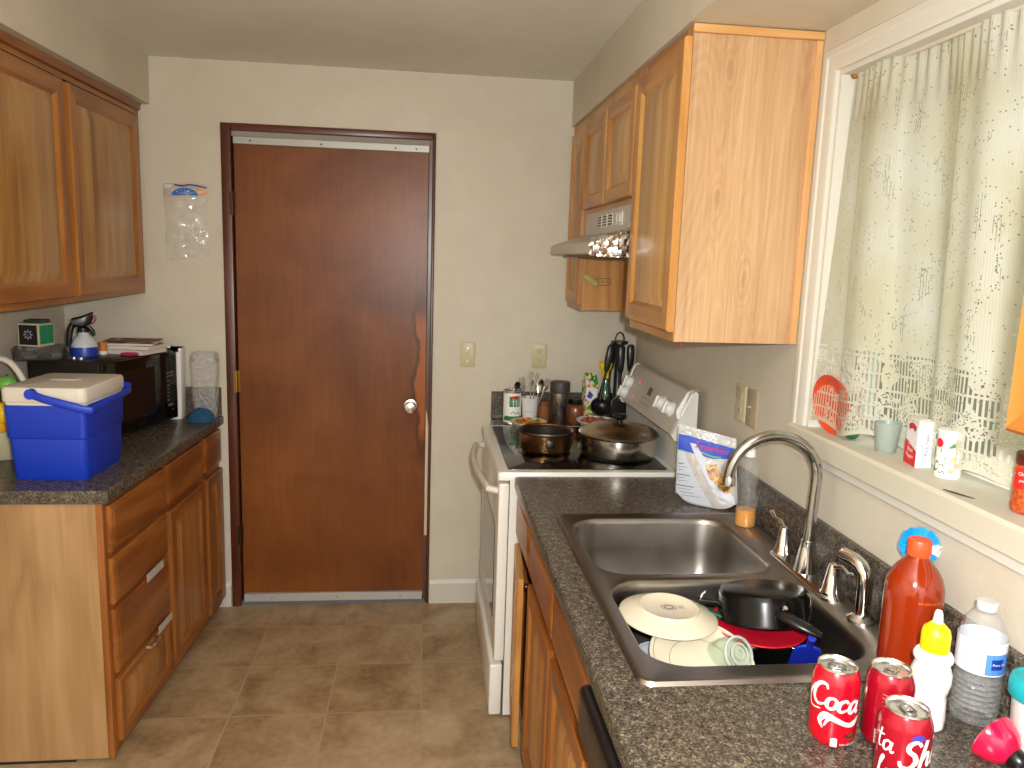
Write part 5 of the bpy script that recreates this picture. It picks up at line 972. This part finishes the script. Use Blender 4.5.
m=MB().lathe([(.020,.096),(.020,.112),(.013,.118)],seg=24); m.loft([[(x,y*w,z) for y,z in q] for x,w,q in ((-.038,.8,rrect(-.014,.014,.118,.150,.008,3)),(.0,1,rrect(-.016,.016,.114,.160,.009,3)),(.026,.9,rrect(-.012,.012,.126,.172,.008,3)),(.036,.6,rrect(-.008,.008,.150,.176,.006,3)))]); hd=m.build('trigger_head',BLACKP,t)
m=MB().tube([(-.034,0,.132),(-.044,0,.105),(-.050,0,.070),(-.052,0,.040)],[.010,.011,.010,.008],12); m.tube([(.018,0,.118),(.032,0,.100),(.036,0,.082)],[.007,.008,.006],10); m.build('trigger_lever',BLACKP,hd)
m=MB().tube([(.030+.016*math.cos(2*PI*k/24),-.006,.148+.016*math.sin(2*PI*k/24)) for k in range(24)],.0022,8,closed=True); m.build('red_ring',plain('red ring',srgb(190,40,40),.4),hd)
t=thing('pill_bottle','small amber pill bottle with white base on the microwave','bottle',(-1.285,3.240,ZM))
m=MB().lathe([(.015,0),(.016,.002),(.016,.014)],seg=24); m.build('label_band',WHITEP,t)
m=MB().lathe([(.016,.014),(.016,.040),(.0175,.041),(.0175,.050),(.002,.051)],seg=24); m.build('bottle_body',plain('amber',srgb(190,120,44),.3),t)
mags=[('magazine','glossy red and black magazine on top of the microwave paper stack',.0,.038,.009,.30,[srgb(120,22,24),srgb(26,14,12),srgb(206,160,70)],(.105,.070)),('magazine','white magazine in the middle of the stack on the microwave',.006,.0185,.0155,.12,[srgb(206,200,196),srgb(150,40,50),srgb(190,180,170)],(.108,.075)),('magazine','pale pink paper booklet at the bottom of the microwave stack',-.012,.0,.018,.0,[srgb(196,170,166),srgb(214,200,190),srgb(180,150,150)],(.120,.080))]
for nm,lb,dx,dz,th,a,cols,(hx,hy) in mags:
    t=thing(nm,lb,'magazine',(-1.205+dx,3.325,ZM+dz+.0005),rz=-.30+a,rx=.06 if dz>.03 else 0,group='magazines on the microwave')
    m=MB().box(-hx+.002,hx-.002,-hy+.002,hy-.002,.0006,th-.0006); m.build('pages',plain('paper edge '+nm,srgb(210,204,196),.7),t,smooth=0)
    m=MB().box(-hx,hx,-hy,hy,0,.0006).box(-hx,hx,-hy,hy,th-.0006,th).box(-hx-.0006,-hx,-hy,hy,0,th); m.build('cover',speckle('printed cover',[(.40,cols[0]),(.5,cols[1]),(.66,cols[2])],14,.5,2),t,smooth=0)
o=MB(); o.lathe([(.02,0),(.034,.003),(.036,.008),(.028,.012),(.004,.013)],seg=28); o=o.build('hair_brush',plain('magenta plastic',srgb(186,30,90),.35)); o.name='dish'; o.data.name='dish'; tag(o,'magenta plastic dish lying in front of the magazines on the microwave','dish'); o.location=(-1.175,3.215,ZM); 
for k,(x,y) in enumerate(((-1.330,3.085),(-1.300,3.075))):
    o=MB(); o.lathe([(.006,0),(.010,.001),(.010,.008),(.006,.010),(.001,.010)],seg=16); o=o.build('bottle_cap',ALU); o.location=(x,y,ZM); tag(o,('left' if k==0 else 'right')+' one of two small silver caps in front of the spray bottle','cap','small silver caps')
# white container and clear container by the door
t=thing('waste_bin','small white tapered plastic bin between microwave and far wall','bin',(-1.085,3.479,CT))
m=MB().loft([[(x,y,z) for x,y in rrect(-.036*k,.036*k,-.034,.034,.010,4)] for k,z in ((.84,0),(.86,.004),(1.06,.300),(1.14,.302),(1.14,.312),(1.04,.313),(1.02,.296))]); m.build('bin_body',WHITEP,t)
t=thing('clear_container','clear embossed plastic container standing beside the microwave near the door','container',(-.957,3.472,CT))
m=MB().loft([[(x,y,z) for x,y in rrect(-.056*k,.056*k,-.040*k,.040*k,.026*k,5)] for k,z in ((.80,0),(.84,.004),(.94,.10),(1.04,.22),(1.05,.262),(.96,.288),(.80,.296),(.76,.290),(.98,.25))],True,False); m.build('container_body',EMBOSS,t)
o=MB(); rr_=random.Random(4)
def cl(u,v):
    a=2*PI*u; k=math.sin(PI*v*.5); r=1-.0*k; z=.052*math.cos(PI*v*.5)**.7*(1+.18*math.sin(a*3+1)); 
    return (-.960+.056*k*math.cos(a)*(1+.06*math.sin(5*a)),3.398+.030*k*math.sin(a)*(1+.06*math.sin(4*a)),CT+.001+z)
o.grid(cl,36,10); o=o.build('cloth_bundle',plain('dark teal cloth',srgb(14,72,104),.8)); tag(o,'dark teal bundled cloth on the counter in front of the clear container','cloth')
# ------------------------------------------------------------------ bag hanging on the far wall
t=thing('plastic_bag','empty clear plastic bag with blue header pinned to the far wall','bag',(-1.030,YB,0))
def hb(u,v,side=1,off=0):
    x=-.090+.180*u+.006*math.sin(v*9)*(u-.5); z=1.608+.318*v
    e=(4*u*(1-u))**.7*(4*v*(1-v))**.6; w=.006*math.sin(8*u+11*v)+.004*math.sin(17*u-9*v)+.003*math.sin(31*v)
    return (x,-.004-side*.0-.026*e*(1 if side>0 else .1)-abs(w)*e*(1 if side>0 else 0)-off,z-.008*math.sin(u*7)*(1-v))
m=MB(); m.grid(lambda u,v:hb(u,v*.84,1),24,34); m.grid(lambda u,v:hb(u,v*.84,-1),24,34); m.build('bag_film',CLEARB,t,smooth=60)
m=MB(); m.grid(lambda u,v:hb(u,.84+.16*v,1,.001),16,6); m.build('header',plain('clear header print',srgb(196,186,172),.25),t,smooth=60)
hf=lambda x,y:Vector(hb(x,y,1,.0022))
m=MB(); m.poly2d([(.20,.845)]+[(.50+.30*math.cos(a),.845+.10*math.sin(a)) for a in [PI-PI*k/10 for k in range(1,10)]]+[(.80,.845)],hf,3); m.mi=1; m.stroke([(.26,.985),(.45,.97),(.62,.99),(.98,.955)],.020,hf,5); m.mi=2; m.poly2d([(.82,.86),(.97,.865),(.97,.92),(.74,.945)],hf,2); m.mi=3
m.poly2d([(.02,.93),(.20,.95),(.22,.985),(.03,.985)],hf,2)
for k in range(5): a=.5+k*.5; m.stroke([(.5+.06*math.cos(a),.85+.02*math.sin(a)),(.5+.22*math.cos(a),.85+.075*math.sin(a))],.006,lambda x,y:Vector(hb(x,y,1,.003)),2)
m.build('header_print',[plain('sky blue art',srgb(60,120,196),.35),plain('deep blue band',srgb(30,40,150),.35),plain('orange art',srgb(216,140,80),.35),plain('silver white print',srgb(214,214,214),.3)],t,smooth=0)
m=MB(); m.lathe([(.004,0),(.0045,.004),(.001,.005)],M=MAT((0,-.008,1.915),rx=PI/2),seg=12); m.build('pin',ALU,t)
# ------------------------------------------------------------------ camera, light, view
cam=bpy.data.cameras.new('camera'); co=bpy.data.objects.new('camera',cam); C.objects.link(co)
f,yaw,pitch,roll=770.809,-.114812,-.160437,-.033519
Rz=Matrix.Rotation(yaw,3,'Z'); Rx=Matrix.Rotation(pitch,3,'X'); Ry=Matrix.Rotation(roll,3,'Y'); R=Rz@Rx@Ry
right,fwd,up=R@Vector((1,0,0)),R@Vector((0,1,0)),R@Vector((0,0,1))
co.matrix_world=Matrix(((right.x,up.x,-fwd.x,0),(right.y,up.y,-fwd.y,0),(right.z,up.z,-fwd.z,1.65375),(0,0,0,1)))
cam.sensor_width=36; cam.lens=f*36/1024; cam.clip_start=.02; bpy.context.scene.camera=co
def light(name,kind,energy,loc,col=(1,1,1),**k):
    l=bpy.data.lights.new(name,kind); l.energy=energy; l.color=col
    for a,b in k.items(): setattr(l,a,b)
    o=bpy.data.objects.new(name,l); C.objects.link(o); o.location=loc; return o
light('camera_flash','POINT',105,(.06,.02,1.70),(1,1,.99),shadow_soft_size=.02)
w=bpy.data.worlds.new('daylight'); bpy.context.scene.world=w; w.use_nodes=True
n=w.node_tree.nodes; l=w.node_tree.links; bg=n['Background']
tc=n.new('ShaderNodeTexCoord'); sp=n.new('ShaderNodeSeparateXYZ'); l.new(tc.outputs['Generated'],sp.inputs[0])
rm=n.new('ShaderNodeValToRGB'); rm.color_ramp.elements[0].position=.45; rm.color_ramp.elements[0].color=(.55,.52,.45,1); rm.color_ramp.elements[1].position=.62; rm.color_ramp.elements[1].color=(.95,1.0,.98,1)
mr=n.new('ShaderNodeMapRange'); mr.inputs['From Min'].default_value=-1; l.new(sp.outputs[2],mr.inputs['Value']); l.new(mr.outputs[0],rm.inputs[0]); l.new(rm.outputs[0],bg.inputs[0]); bg.inputs[1].default_value=1.9
s=bpy.context.scene; s.view_settings.view_transform='Standard'; s.view_settings.look='None'; s.view_settings.gamma=1; s.view_settings.exposure=.6; s.view_settings.use_curve_mapping=False
try:
    s.cycles.use_denoising=True; s.cycles.max_bounces=8; s.cycles.transparent_max_bounces=16; s.cycles.caustics_reflective=False; s.cycles.caustics_refractive=False; s.cycles.sample_clamp_indirect=6
except Exception: pass
